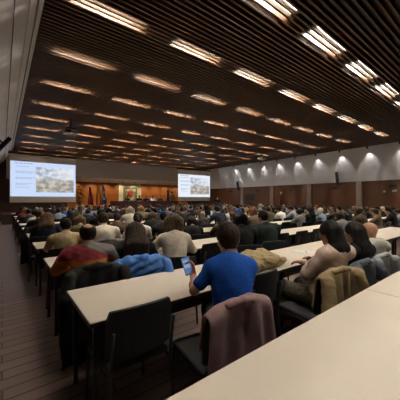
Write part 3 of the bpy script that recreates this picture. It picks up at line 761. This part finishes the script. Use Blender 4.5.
#PART3
# ------------------------------------------------------------------ people: a few poses, shared by the far crowd
def yh(k): return -.045 + 1.485 * k
R_DOWN = {}
POSES = {
 'read': dict(lean=.30, pitch=.38, seed=11),
 'write': dict(lean=.48, pitch=.55, yaw=.12, seed=12, arms=(((-.30, .33, .79), (-.08, .55, .79)), ((.28, .36, .79), (.10, .60, .79)))),
 'look': dict(lean=.16, pitch=.12, yaw=-.15, seed=13, female=True, sh=.17, girth=.93, arms=(((-.25, .26, .80), (-.05, .45, .79)), ((.25, .26, .80), (.08, .46, .79)))),
 'chin': dict(lean=.34, pitch=.2, yaw=.3, seed=14, sh=.18, arms=(((-.18, .40, .80), (-.07, .36, .99)), ((.27, .32, .79), (.02, .52, .79)))),
}
STYLES = {'short': ('short',), 'long': ('long', .34), 'bob': ('bob', .17), 'curly': ('curly', .14), 'ponytail': ('ponytail',), 'balding': ('balding',), 'wavy': ('wavy', .30)}
STY_TXT = {'short': 'short %s hair', 'long': 'long straight %s hair', 'bob': 'bobbed %s hair', 'curly': 'bushy %s hair', 'ponytail': '%s ponytail', 'balding': 'balding %s hair', 'wavy': 'long wavy %s hair', 'none': 'bald head'}
LIB = {}
for pn, kw in POSES.items():
    F_ = figure(h=.014, hh=.010, hair=('none',), shoes=False, **kw)
    for sn, sv in STYLES.items():
        F_['hair_' + sn] = figure_hair(sv, hh=.011, **kw)
    LIB[pn] = F_
CROWD = []      # (k, x, style, haircolour, garment, garment colour, object)
GARM = {'white': 'shirt', 'cream': 'sweater', 'beige': 'sweater', 'pale blue': 'shirt', 'bright blue': 'jacket', 'tan': 'coat', 'grey': 'jacket'}
chair_no = [0]; CHAIR_OF = {}
def put_chair(x, y, k, rot=0.0):
    c = copy_tree(CP) if chair_no[0] else CP
    chair_no[0] += 1; c.location = (x, y, 0); c.rotation_euler = (0, 0, rot); c['_k'] = k; CH.append(c); return c
CH = []
def crowd(k, x, pose, style, hc, gc, ztop=None, gname=None, y=None, skin=None, yaw=None, chair=True):
    fg = LIB[pose]; c0 = fg['_hc']; zt0 = c0[2] + .105
    ztop = ztop or random.uniform(1.10, 1.21); s_ = max(.86, min(1.06, ztop / zt0))
    yv = yh(k) if y is None else y
    rz = -math.atan2(8.5 - x, 21 - yv) * .85 * min(1, .2 + x / 4) + random.uniform(-.12, .12) if yaw is None else yaw
    ox = (math.cos(rz) * c0[0] - math.sin(rz) * c0[1]) * s_; oy = (math.sin(rz) * c0[0] + math.cos(rz) * c0[1]) * s_
    loc = (x - ox, yv - oy, 0)
    o = obj('person', fg['body'], None); COLm = skin or random.choice(SKIN)
    if not fg['body'].materials: fg['body'].materials.append(SKIN[0])
    o.material_slots[0].link = 'OBJECT'; o.material_slots[0].material = COLm
    o.location = loc; o.rotation_euler = (0, 0, rz); o.scale = (s_,) * 3
    gn = gname or GARM.get(gc, random.choice(('jacket', 'sweater', 'top')))
    def sub(nm, me, m):
        if not me.materials: me.materials.append(m)
        q = bpy.data.objects.new(nm, me); link(q, o); q.material_slots[0].link = 'OBJECT'; q.material_slots[0].material = m; return q
    sub(gn, fg['top'], CLM(gc)); sub('trousers', fg['trousers'], CLM(random.choice(('black', 'navy', 'charcoal'))))
    if style != 'none': sub('hair', fg['hair_' + style], HAIR[hc])
    tag(o, '', 'person', 'audience seated at the desks')
    CROWD.append((k, x, style, hc, gn, gc, o))
    if chair: CHAIR_OF[o.name] = put_chair(loc[0], loc[1], k, rz)
    return o
SPEC = [  # px, head-top row in the photo, row, pose, hair, hair colour, garment colour
 (66, 219, 3, 'read', 'short', 'black', 'olive tan', 'sweater'), (103, 213, 3, 'read', 'short', 'dark brown', 'cream', 'shirt'), (164, 212, 3, 'read', 'short', 'black', 'black', 'jacket'),
 (117, 214, 4, 'read', 'short', 'dark brown', 'brown', 'jacket'), (191, 217, 3, 'write', 'bob', 'dark brown', 'black', 'jacket'), (201, 216, 4, 'write', 'wavy', 'dark brown', 'charcoal', 'jacket'),
 (309, 207, 3, 'look', 'long', 'black', 'black', 'coat'), (330, 207, 3, 'look', 'long', 'brown', 'charcoal', 'jacket'), (339, 206, 3, 'look', 'short', 'black', 'olive', 'jacket'), (252, 206, 3, 'chin', 'bob', 'auburn', 'taupe', 'coat'),
 (47, 213, 4, 'read', 'wavy', 'brown', 'navy', 'jacket'), (80, 216, 4, 'write', 'bob', 'light brown', 'olive', 'sweater'), (130, 207, 5, 'read', 'bob', 'white', 'cream', 'sweater'), (138, 213, 3, 'look', 'ponytail', 'black', 'white', 'shirt'),
 (217, 206, 4, 'read', 'short', 'black', 'navy', 'jacket'), (230, 206, 4, 'look', 'long', 'brown', 'white', 'blouse'), (279, 207, 4, 'read', 'short', 'black', 'white', 't_shirt'), (291, 206, 4, 'write', 'short', 'dark brown', 'pale blue', 'shirt'),
 (268, 207, 4, 'read', 'short', 'dark brown', 'olive', 'sweater'), (320, 206, 4, 'read', 'short', 'black', 'navy', 'jacket'), (30, 211, 5, 'read', 'short', 'brown', 'black', 'coat'), (206, 204, 5, 'look', 'long', 'black', 'white', 'blouse'),
 (37, 210, 6, 'look', 'short', 'dark brown', 'white', 'shirt'), (237, 205, 6, 'read', 'short', 'black', 'bright blue', 'jacket'), (15, 208, 8, 'read', 'bob', 'blond', 'dark red', 'sweater'), (141, 206, 6, 'look', 'bob', 'blond', 'tan', 'coat'),
 (262, 205, 6, 'read', 'short', 'grey', 'grey', 'jacket'), (24, 209, 7, 'read', 'short', 'black', 'charcoal', 'jacket'), (59, 208, 7, 'look', 'short', 'black', 'pale blue', 'shirt'), (70, 210, 6, 'read', 'short', 'black', 'black', 'jacket'),
 (356, 206, 2, 'read', 'curly', 'brown', 'brown', 'jacket'), (375, 209, 2, 'look', 'short', 'dark brown', 'taupe', 'jacket'), (388, 207, 2, 'read', 'long', 'black', 'black', 'jacket'), (392, 209, 3, 'look', 'bob', 'black', 'pink', 'sweater'),
 (155, 208, 5, 'read', 'short', 'black', 'black', 'jacket'), (182, 207, 5, 'read', 'short', 'brown', 'charcoal', 'jacket'), (100, 210, 5, 'read', 'short', 'black', 'black', 'jacket'), (88, 209, 6, 'read', 'short', 'dark brown', 'navy', 'jacket'),
 (176, 214, 4, 'write', 'short', 'dark brown', 'black', 'jacket'), (152, 212, 4, 'read', 'bob', 'brown', 'black', 'jacket'), (246, 208, 5, 'read', 'bob', 'blond', 'tan', 'sweater'),
]
for px, py, k, pose, st, hcol, gc, gn in SPEC:
    yv = yh(k); x = max(x_at(px, yv), LX + .30)
    crowd(k, x, pose, st, hcol, gc, max(1.08, min(1.29, z_at(py, x, yv))), gn)
HEROX = {1: [.74, 1.4, 2.02, 2.67, 3.34, 3.94], 2: []}
HERO2 = [(88, 2), (135, 2), (173, 2), (240, 2), (262, 2)]
HEROX[2] = [x_at(px, yh(2)) for px, _ in HERO2] + [1.95 + .75, 4.45, 5.2, 5.9]
rows = {}
for e in CROWD: rows.setdefault(e[0], []).append(e[1])
rf = random.Random(21)
GCOLS = ['black'] * 9 + ['charcoal'] * 5 + ['navy'] * 5 + ['dark green'] * 2 + ['brown'] * 3 + ['white'] * 4 + ['grey'] * 3 + ['taupe'] * 2 + ['tan'] + ['cream', 'olive', 'burgundy', 'pale blue', 'bright blue', 'teal']
def fill():
    n = 0
    for k in range(1, NR + 1):
        taken = rows.get(k, []) + HEROX.get(k, [])
        i = 0
        while True:
            x = LX + .33 + .663 * i; i += 1
            if x > 16.1 or i > 24: break
            d = depth(x, yh(k)); r_ = x * CT - yh(k) * ST
            if 200 + 255 * r_ / d > 404: break
            if any(abs(x - q) < .56 for q in taken): continue
            if k == 1: continue
            xx = x + rf.uniform(-.07, .07)
            if rf.random() < .12:
                if k <= 6: put_chair(xx, near_edge(k) + .10, k)
                continue
            st = rf.choices(['short', 'long', 'bob', 'curly', 'ponytail', 'balding', 'wavy'], [42, 17, 9, 5, 5, 5, 14])[0]
            hcol = rf.choices(['black', 'dark brown', 'brown', 'light brown', 'blond', 'grey', 'white', 'auburn'], [32, 28, 14, 6, 5, 7, 3, 3])[0]
            if st == 'balding': hcol = rf.choice(['dark brown', 'grey', 'black'])
            pose = rf.choices(['read', 'write', 'look', 'chin'], [42, 12, 32, 10])[0]
            crowd(k, xx, pose, st, hcol, rf.choice(GCOLS), rf.uniform(1.08, 1.2)); n += 1
    return n
fill()

# ------------------------------------------------------------------ coats over chair backs
ROT = [0]
def draped(name, label, x, y, m, wid=.5, back=.5, front=.22, amp=.02, top=.845, seed=0, puff=0, sleeves=True, rot=0.0, skew=0.0, flare=.25):
    """a coat hung over a chair back whose centre is x, y (top edge of the backrest)"""
    r = empty(name, (x, y, 0)); r.rotation_euler = (0, 0, ROT[0]); tag(r, label, 'coat', None)
    rr = random.Random(seed); ph = [(rr.uniform(9, 26), rr.uniform(0, 6.28), rr.uniform(.4, 1)) for _ in range(5)]
    nu, nv = 46, 54; tot = front + .11 + back; V = []; Fc = []
    for j in range(nv + 1):
        s_ = j / nv * tot
        for i in range(nu + 1):
            u = i / nu * 2 - 1
            if s_ < front: yb, zb, dr = .045, top - .02 - (front - s_), front - s_
            elif s_ < front + .11:
                a = (s_ - front) / .11 * PI; yb, zb, dr = .045 * math.cos(a), top - .02 + .045 * math.sin(a), 0
            else: yb, zb, dr = -.045, top - .02 - (s_ - front - .11), s_ - front - .11
            half = wid / 2 * (1 + flare * min(1, dr / .5)) ; droop = .05 * abs(u) ** 3
            g = sum(w_ * math.sin(f_ * u * .5 * (1 + .0 * dr) + p_ + dr * 1.5) for f_, p_, w_ in ph) / 3
            sgn = 1 if yb > 0 else -1
            yy = yb + sgn * (amp * g * min(1, .25 + dr / .22) + .018 * min(1, dr / .3))
            if puff: yy += sgn * puff * abs(math.sin(dr * 38 + u * 4.5 + .4)) ; zb += puff * .5 * abs(math.sin(u * 9))
            V.append((u * half + .012 * g, yy, zb - droop + skew * u + .006 * g + (.02 * math.sin(u * 7 + seed) if j in (0, nv) else 0)))
    for j in range(nv):
        for i in range(nu): a = j * (nu + 1) + i; Fc.append((a, a + 1, a + nu + 2, a + nu + 1))
    me = bpy.data.meshes.new('coat_body'); me.from_pydata(V, [], Fc); me.polygons.foreach_set('use_smooth', [True] * len(Fc))
    o = obj('coat_body', me, m, r); md = o.modifiers.new('solid', 'SOLIDIFY'); md.thickness = .014; md.offset = 0
    if sleeves:
        for s_ in (-1, 1):
            a = Vector((s_ * wid * .44, -.05, top - .05)); S = SDF()
            p1 = a + Vector((s_ * .05, -.05, -.2)); p2 = a + Vector((s_ * .03, -.06, -.2 - back * .55))
            S.chain([np.array(a), np.array(p1), np.array(p2)], [.055, .056, .05], .03)
            fs = folds(seed + s_ + 9, .008, (20, 20, 45)); obj('sleeve', S.mesh('sleeve', .012, lambda F, X, Y, Z, fs=fs: F + fs(X, Y, Z)), m, r)
    col = SDF(); col.chain([(-wid * .22, -.03, top + .01), (0, -.045, top + .028), (wid * .22, -.03, top + .01)], [.022, .026, .022], .02)
    obj('collar', col.mesh('collar', .009), m, r)
    return r
M_khaki = mat('cloth_khaki', (.27, .205, .105), .85, .15, 20, .2); M_pinkj = mat('cloth_dusty_pink', (.26, .165, .175), .85, .12, 20, .2)
M_puff = mat('nylon_blue', (.05, .19, .56), .45, .1, 20, .1); M_denim = mat('cloth_grey_blue', (.075, .09, .125), .85, .2, 30, .2); M_lden = mat('cloth_pale_grey', (.26, .28, .29), .85, .2, 30, .2)

# ------------------------------------------------------------------ the nearest people, one by one
HEROES = []
def hero(px, y, ztop, label, top_name, m_top, hair_name, skin, fig, rotz=0.0, trouser='charcoal', m_tr=None, chair=None, pel=None, k=1):
    c0 = fig['_hc']; s_ = max(.93, min(1.08, ztop / (c0[2] + .102)))
    x = x_at(px, y); ox = (math.cos(rotz) * c0[0] - math.sin(rotz) * c0[1]) * s_; oy = (math.sin(rotz) * c0[0] + math.cos(rotz) * c0[1]) * s_
    if pel: x, y, ox, oy = pel[0], pel[1], 0, 0
    HEROES.append((k, x))
    names = {'top': top_name, 'trousers': 'trousers', 'shoes': 'shoes', 'hair': 'hair'}
    mats = {'body': skin, 'top': m_top, 'trousers': m_tr or CLM(trouser), 'shoes': M_black, 'hair': HAIR.get(hair_name)}
    o = place_person(fig, names, mats, label, (x - ox, y - oy, 0), rotz, s_)
    add_eyes(o, fig)
    CHAIR_OF[o.name] = put_chair(*((chair[0], chair[1], k, chair[2]) if chair else (x - ox, y - oy, k, rotz)))
    return o
def n3(*v): v = np.array(v, float); return v / np.linalg.norm(v)
# blue T-shirt, phone in the left hand
dL = n3(-.12, .45, .88); nL = n3(-.92, -.30, .10); nL = nL - dL * (nL @ dL); nL /= np.linalg.norm(nL); sL = np.cross(dL, nL); sL = sL if sL[1] < 0 else -sL
fig = figure(lean=.26, pitch=.26, yaw=.14, sh=.128, girth=.88, sleeve='short', hair=('short',), seed=31, h=.0075, hh=.006, top_fold=.0055,
             arms=(((-.265, .10, .80), (-.265, .335, .835)), ((.17, .24, .80), (.02, .44, .785))), hands=((dL, nL, sL, .75), (n3(-.8, .6, 0), n3(0, 0, -1), n3(.6, .8, 0), .3)))
yb = 1.44; xb = x_at(228, yb)
man = hero(228, yb, z_at(224.5, xb, yb), 'person in a blue T-shirt seen from behind, looking at a phone', 't_shirt', CLM('royal blue'), 'dark brown', SKIN[0], fig, rotz=-.60, chair=(1.19, 1.37, -.10))
S_ = man.scale[0]
Wl = np.array((-.265, .335, .835)); man_M = Matrix.Translation(man.location) @ Matrix.Rotation(-.60, 4, 'Z') @ Matrix.Scale(S_, 4); pc = man_M @ Vector(Wl + dL * .085 + nL * .042)
ph = empty('phone', tuple(pc)); tag(ph, 'smartphone with a lit blue screen held by the person in the blue T-shirt', 'phone')
face = n3(-.10, -.86, .42); upv = n3(-.30, .40, .86); upv = upv - face * (upv @ face); upv /= np.linalg.norm(upv); rt = np.cross(upv, face) 
ph.rotation_euler = (Matrix.Rotation(-.60, 3, 'Z') @ Matrix((rt, -face, upv)).transposed()).to_euler()
MB().box((-.036, -.004, -.076), (.036, .005, .076)).build('case', M_black, ph, bevel=.003)
MB().box((-.033, -.0052, -.070), (.033, -.0042, .070)).build('screen', emit('phone_screen', (.16, .30, .62), .55), ph)
MB().box((-.026, -.0058, .03), (.012, -.0053, .05)).box((-.026, -.0058, -.02), (.022, -.0053, .012)).build('message', emit('phone_message', (.45, .55, .8), .6), ph)
# beige sweater woman, leaning back, left elbow out
fig = figure(lean=-.10, pitch=.25, yaw=.15, side=.10, sh=.165, girth=1.0, female=True, hair=('long', .20), seed=41, h=.009, skirt=True, top_fold=.006,
             arms=(((-.20, .04, .775), (.03, .22, .80)), ((.22, .10, .775), (.06, .30, .80))))
yb = 1.22; M_pat = mat('patterned_brown', (.085, .068, .045), .8, .95, 55)
hero(333, yb, z_at(221.5, x_at(333, yb), yb), 'person with long black hair in a beige sweater and patterned skirt', 'sweater', CLM('beige'), 'black', SKIN[1], fig, m_tr=M_pat, rotz=-.25, pel=(2.50, 1.23), chair=(2.37, 1.29, -.12))
# dark haired woman in black
fig = figure(lean=-.10, pitch=.15, yaw=.1, side=.08, sh=.16, girth=.92, female=True, hair=('long', .24), seed=42, h=.010)
yb = 1.25
o = hero(357, yb, z_at(221, x_at(357, yb), yb), 'person with long black hair in a black top beside the bald man', 'top', CLM('black'), 'black', SKIN[0], fig, rotz=-.25, pel=(2.99, 1.19), chair=(2.86, 1.27, -.1))
# bald man in a grey hoodie
fig = figure(lean=-.08, pitch=.15, yaw=.85, side=.05, sh=.195, girth=1.08, hair=('none',), hood=True, seed=43, h=.0095, top_fold=.006)
yb = 1.22
hero(378, yb, z_at(220.5, x_at(378, yb), yb), 'bald person in a pale grey hoodie turning to the left', 'hoodie', mat('cloth_hoodie', (.44, .44, .41), .9, .1, 30, .2), None, mat('skin_ruddy', (.42, .22, .14), .45, .08, 30), fig, rotz=-.25, pel=(3.46, 1.18), chair=(3.34, 1.26, -.08))
# maroon / grey / orange sweater, balding
M_block = ramp_mat('cloth_colour_block', 'Z', [(0, (.40, .13, .02)), (.925, (.40, .13, .02)), (.945, (.19, .014, .022)), (.99, (.19, .014, .022))], .85, 'LINEAR', .05, 9)
nt = M_block.node_tree; b_ = nt.nodes['Principled BSDF']; src = b_.inputs['Base Color'].links[0].from_socket; tc = nt.nodes['Texture Coordinate']
vm = nt.nodes.new('ShaderNodeVectorMath'); vm.operation = 'DOT_PRODUCT'; vm.inputs[1].default_value = (.42, .0, .9); nt.links.new(tc.outputs['Object'], vm.inputs[0])
gt = nt.nodes.new('ShaderNodeMath'); gt.operation = 'GREATER_THAN'; gt.inputs[1].default_value = .925; nt.links.new(vm.outputs['Value'], gt.inputs[0])
mxb = nt.nodes.new('ShaderNodeMix'); mxb.data_type = 'RGBA'; mxb.inputs[7].default_value = (.19, .17, .18, 1); nt.links.new(gt.outputs[0], mxb.inputs[0]); nt.links.new(src, mxb.inputs[6]); nt.links.new(mxb.outputs[2], b_.inputs['Base Color'])
fig = figure(lean=.28, pitch=.34, sh=.205, girth=1.15, hair=('balding',), seed=44, h=.0095, top_fold=.006,
             arms=(((-.31, .20, .79), (-.10, .44, .79)), ((.31, .22, .79), (.12, .46, .79))))
yb = yh(2)
mm = hero(88, yb, z_at(224.5, x_at(88, yb), yb), 'balding person in a maroon sweater with orange hem and grey shoulder', 'sweater', M_block, 'dark brown', SKIN[1], fig, k=2, rotz=-.15)
# very long wavy hair
fig = figure(lean=.32, pitch=.4, sh=.17, girth=.95, female=True, hair=('wavy', .46), seed=45, h=.010)
ob = hero(135, yb, z_at(223.5, x_at(135, yb), yb), 'person with very long wavy brown hair in front of a blue puffer jacket', 'top', CLM('black'), 'dark brown', SKIN[0], fig, k=2, rotz=-.3)
# cream sweater, bob
fig = figure(lean=.24, pitch=.3, yaw=.1, sh=.150, girth=.93, female=True, hair=('curly', .10), seed=46, h=.0095, top_fold=.006,
             arms=(((-.33, .18, .79), (-.12, .44, .79)), ((.28, .22, .79), (.06, .46, .79))))
HAIR['sandy'] = hairm('sandy', (.10, .072, .04))
hero(173, yb, z_at(215, x_at(173, yb), yb), 'person with bobbed sandy hair in a cream sweater', 'sweater', CLM('cream'), 'sandy', SKIN[2], fig, k=2, rotz=-.42)
fig = figure(lean=.26, pitch=.3, yaw=-.2, sh=.20, girth=1.12, hair=('bob', .08), seed=47, h=.011, collar=True)
hero(240, yb, z_at(213, x_at(240, yb), yb), 'person with black hair in a black jacket just beyond the blue T-shirt', 'jacket', CLM('black'), 'black', SKIN[0], fig, k=2, rotz=-.5)
fig = figure(lean=.26, pitch=.3, yaw=.25, sh=.205, girth=1.15, hair=('short',), seed=48, h=.011, collar=True)
hero(263, yb, z_at(211, x_at(263, yb), yb), 'person with short black hair in a dark green coat', 'coat', CLM('dark green'), 'black', SKIN[0], fig, k=2, rotz=-.45)

# empty chairs near the camera
put_chair(.72, near_edge(1) + .155, 1); put_chair(1.93, near_edge(1) + .13, 1)
put_chair(2.62, near_edge(2) + .15, 2); put_chair(4.45, near_edge(2) + .15, 2); put_chair(5.15, near_edge(2) + .13, 2); put_chair(5.85, near_edge(2) + .14, 2)

# coats on the near chairs
def on_chair(o, sx=0.0, back=0.0):
    o = CHAIR_OF[o.name]; a = o.rotation_euler.z; u = -.262 - back
    ROT[0] = a
    return (o.location.x + math.cos(a) * sx - math.sin(a) * u, o.location.y + math.sin(a) * sx + math.cos(a) * u)
ROT = [0]
P_ = {o['label']: o for o in bpy.data.objects if o.get('category') == 'person' and o['label']}
def who(s_): return next(v for k_, v in P_.items() if s_ in k_)
bx, by = on_chair(who('blue T-shirt seen')); draped('jacket', 'dusty pink jacket over the chair of the person in the blue T-shirt', bx, by, M_pinkj, .48, .62, .18, .03, .85, 3, skew=.01, flare=.2, sleeves=False)
bx, by = on_chair(who('beige sweater')); draped('coat', 'khaki coat over the chair of the person in the beige sweater', bx, by, M_khaki, .52, .72, .2, .04, .86, 5, flare=.3)
bx, by = on_chair(who('black top beside')); draped('jacket', 'dark grey-blue jacket over the chair beside the khaki coat', bx, by, M_denim, .46, .5, .2, .03, .86, 6)
bx, by = on_chair(who('grey hoodie')); draped('jacket', 'pale grey jacket over the chair of the bald person', bx, by, M_lden, .46, .5, .2, .03, .86, 7)
bx, by = on_chair(who('maroon')); draped('coat', 'long black coat over the chair of the person in the maroon sweater', bx + .04, by, CLM('black'), .52, .78, .2, .04, .86, 8, flare=.15)
bx, by = on_chair(ob['label'] and ob); draped('puffer_jacket', 'blue quilted puffer jacket over the chair of the long-haired person', bx + .02, by, M_puff, .56, .42, .2, .015, .87, 9, puff=.034, flare=.3)
tgt = next(e[6] for e in CROWD if e[0] == 3 and e[3] == 'dark brown' and e[5] == 'cream')
bx, by = on_chair(tgt); draped('jacket', 'grey jacket over the chair of the person in the cream shirt', bx, by, mat('cloth_mid_grey', (.13, .13, .14), .9, .1, 30), .52, .5, .2, .03, .86, 10)
tgt = next(e[6] for e in CROWD if e[0] == 5 and e[3] == 'brown' and e[5] == 'black')
bx, by = on_chair(tgt); draped('coat', 'long black coat hanging from the chair at the aisle end', bx, by, CLM('black'), .56, .74, .2, .03, .86, 11)
# khaki coat folded on the desk
S = SDF(); rr = random.Random(4)
for q in range(7): S.cone((-.30 + q * .085, -.12 + rr.uniform(-.03, .03), .055), (-.27 + q * .09, .13 + rr.uniform(-.03, .04), .06 + rr.uniform(0, .04)), .055 + rr.uniform(0, .02), .05 + rr.uniform(0, .025), .05)
S.cone((-.3, 0, .09), (.28, .03, .07), .075, .05, .05); S.cone((-.1, -.12, .05), (.38, -.13, .04), .045, .035, .03)
fs = folds(8, .016, (16, 26, 26)); me = S.mesh('folded_coat', .011, lambda F, X, Y, Z: np.maximum(F + fs(X, Y, Z), .002 - Z))
o = obj('folded_coat', me, mat('cloth_khaki_light', (.34, .26, .13), .85, .15, 20, .2)); o.location = (2.22, 1.86, TZ); o.rotation_euler = (0, 0, .08); tag(o, 'khaki coat lying bundled on the desk right of the blue T-shirt', 'coat')
bg = empty('handbag', (2.72, 1.66, 0)); tag(bg, 'tan handbag standing on the floor under the desk before the beige sweater', 'bag')
MB().box((-.20, -.07, 0), (.20, .07, .28)).build('body', mat('tan_leather', (.34, .20, .12), .5, .1, 20), bg, bevel=.03); MB().tube([(-.12, 0, .27), (-.11, 0, .42), (0, 0, .47), (.11, 0, .42), (.12, 0, .27)], .011, 8).build('handle', mat('tan_leather', (.34, .2, .12)), bg, smooth=True); MB().box((-.05, -.076, .16), (.05, -.07, .22)).build('clasp', M_chrome, bg)

# people on the stage, facing the hall
for px, hcol, gc, lab in ((127.5, 'dark brown', 'charcoal', 'in a charcoal suit left of the crest'), (139.5, 'black', 'black', 'in black right of the crest'), (146.3, 'brown', 'navy', 'in navy near the white shirt'), (153, 'dark brown', 'white', 'in a white shirt'), (160.5, 'grey', 'charcoal', 'with grey hair at the right end')):
    yv = YT + .55; x = x_at(px, yv)
    o = crowd(0, x, 'read' if gc != 'white' else 'look', 'short', hcol, gc, 1.22, 'jacket' if gc != 'white' else 'shirt', y=yv - .0, yaw=PI, chair=False)
    CROWD.pop(); o.location.z = .6; o['label'] = 'speaker %s seated behind the stage table' % lab; o['group'] = 'speakers on the stage'
    c = copy_tree(CP); c.location = (o.location.x, o.location.y + .01, .6); c.rotation_euler = (0, 0, PI); tag(c, 'chair of the speaker %s' % lab, 'chair', 'chairs on the stage')
# person standing by the wall beside the right screen
fig = figure(lean=.03, pitch=.05, yaw=.2, hair=('short',), seed=60, h=.014, hh=.01, standing=True, arms=(((-.26, .0, 1.13), (-.24, .12, .90)), ((.26, .0, 1.13), (.10, .2, 1.10))))
yv = 17.6; x = x_at(217.3, yv)
o = place_person(fig, {'top': 'jacket', 'trousers': 'trousers', 'shoes': 'shoes', 'hair': 'hair'}, {'body': SKIN[2], 'top': CLM('charcoal'), 'trousers': CLM('black'), 'shoes': M_black, 'hair': HAIR['dark brown']}, 'person standing in dark clothes by the wall right of the right screen', (x, yv, 0), PI * .75, 1.06, None)

# labels of the crowd: who, and where along which row
rows = {}
for e in CROWD: rows.setdefault(e[0], []).append(e)
for k, es in rows.items():
    es.sort(key=lambda e: e[1])
    for n_, e in enumerate(es):
        n_ += sum(1 for hk, hx in HEROES if hk == k and hx < e[1])
        hn = 'bald head' if e[2] == 'none' else STY_TXT[e[2]] % e[3]
        e[6]['label'] = '%s, %s %s, %s from aisle in %s row ahead' % (hn, e[5], e[4].replace('_', '-'), ORD[n_], ORD[k - 1])
        e[6]['label'] = 'person, ' + e[6]['label']
byrow = {}
for c in CH: byrow.setdefault(c['_k'], []).append(c)
for k, cs in byrow.items():
    cs.sort(key=lambda c: c.location.x)
    for n_, c in enumerate(cs): tag(c, 'black padded chair, %s from the left aisle in the %s row ahead' % (ORD[n_], ORD[k - 1]), 'chair', 'black chairs in the rows'); del c['_k']

# ------------------------------------------------------------------ things on the desks
rp = random.Random(5); seen = set(); cnt = {}
def lab_row(kind, k, lab):
    cnt[(kind, k)] = cnt.get((kind, k), 0) + 1; return lab % (ORD[cnt[(kind, k)] - 1], ORD[k - 1])
sheet = MB().box((-.105, -.148, 0), (.105, .148, .003)).mesh('paper_sheet')
lap = None
def laptop():
    r = empty('laptop', (0, 0, 0))
    MB().box((-.16, -.11, 0), (.16, .11, .016)).build('keyboard_base', mat('laptop_grey', (.12, .12, .125), .35), r, bevel=.003)
    q = MB().box((-.16, 0, 0), (.16, .008, .215)).build('lid', mat('laptop_grey', (.12, .12, .125)), r, bevel=.003); q.location = (0, .112, .014); q.rotation_euler = (-.3, 0, 0)
    MB().box((-.15, -.0015, .012), (.15, -.0004, .205)).build('screen', emit('laptop_screen', (.45, .52, .62), .35), q); return r
def bottle():
    r = empty('water_bottle', (0, 0, 0))
    MB().lathe([(.001, 0), (.031, 0), (.032, .02), (.032, .13), (.026, .16), (.013, .185), (.013, .195), (.001, .195)], seg=14).build('bottle', mat('clear_plastic', (.45, .52, .56), .1), r, smooth=True)
    MB().lathe([(.001, .196), (.015, .196), (.015, .214), (.001, .214)], seg=12).build('cap', mat('cap_blue', (.05, .12, .4), .4), r); return r
BP = None
for k in range(1, NR + 1):
    es = sorted(rows.get(k, []), key=lambda e: e[1])
    for e in es:
        u = rp.random(); x, y = e[1], near_edge(k)
        if u < .30:
            o = obj('paper_sheet', sheet, M_paper); o.location = (x + rp.uniform(-.1, .12), y + .47 + rp.uniform(0, .06), TZ + .0005); o.rotation_euler = (0, 0, rp.uniform(-.4, .4)); tag(o, lab_row('p', k, 'white paper sheet on a desk, %s from the aisle in the %s row ahead'), 'paper', 'papers on the desks')
        elif u < .38:
            t = copy_tree(lap) if lap else laptop(); lap = lap or t; t.location = (x, y + .46, TZ + .001); t.rotation_euler = (0, 0, rp.uniform(-.1, .1)); tag(t, lab_row('l', k, 'open grey laptop on a desk, %s from the aisle in the %s row ahead'), 'laptop', 'laptops on the desks')
        elif u < .46:
            t = copy_tree(BP) if BP else bottle(); BP = BP or t; t.location = (x + .26, y + .45, TZ); tag(t, lab_row('b', k, 'clear water bottle with blue cap, %s from the aisle in the %s row ahead'), 'bottle', 'water bottles on the desks')
for (x, y, rz, lab) in ((3.42, 1.98, .2, 'white paper sheet on the desk in front of the beige sweater'), (x_at(77, 3.42), 3.42, .5, 'white paper sheet beside the person in the maroon sweater'), (x_at(113, 3.5), 3.5, -.2, 'white paper sheet left of the long-haired person'), (x_at(376, 2.0), 2.0, 0, 'white paper sheet in front of the bald person')):
    o = obj('paper_sheet', sheet, M_paper); o.location = (x, y, TZ + .0005); o.rotation_euler = (0, 0, rz); tag(o, lab, 'paper', 'papers on the desks')
o = MB().tube([(-.07, 0, 0), (.06, 0, 0), (.075, 0, 0)], [.0045, .0045, .001], 8).build('pen', mat('pen_blue', (.03, .06, .3), .3)); o.location = (3.40, 1.93, TZ + .009); o.rotation_euler = (0, 0, .7); tag(o, 'blue pen lying on the paper before the beige sweater', 'pen')
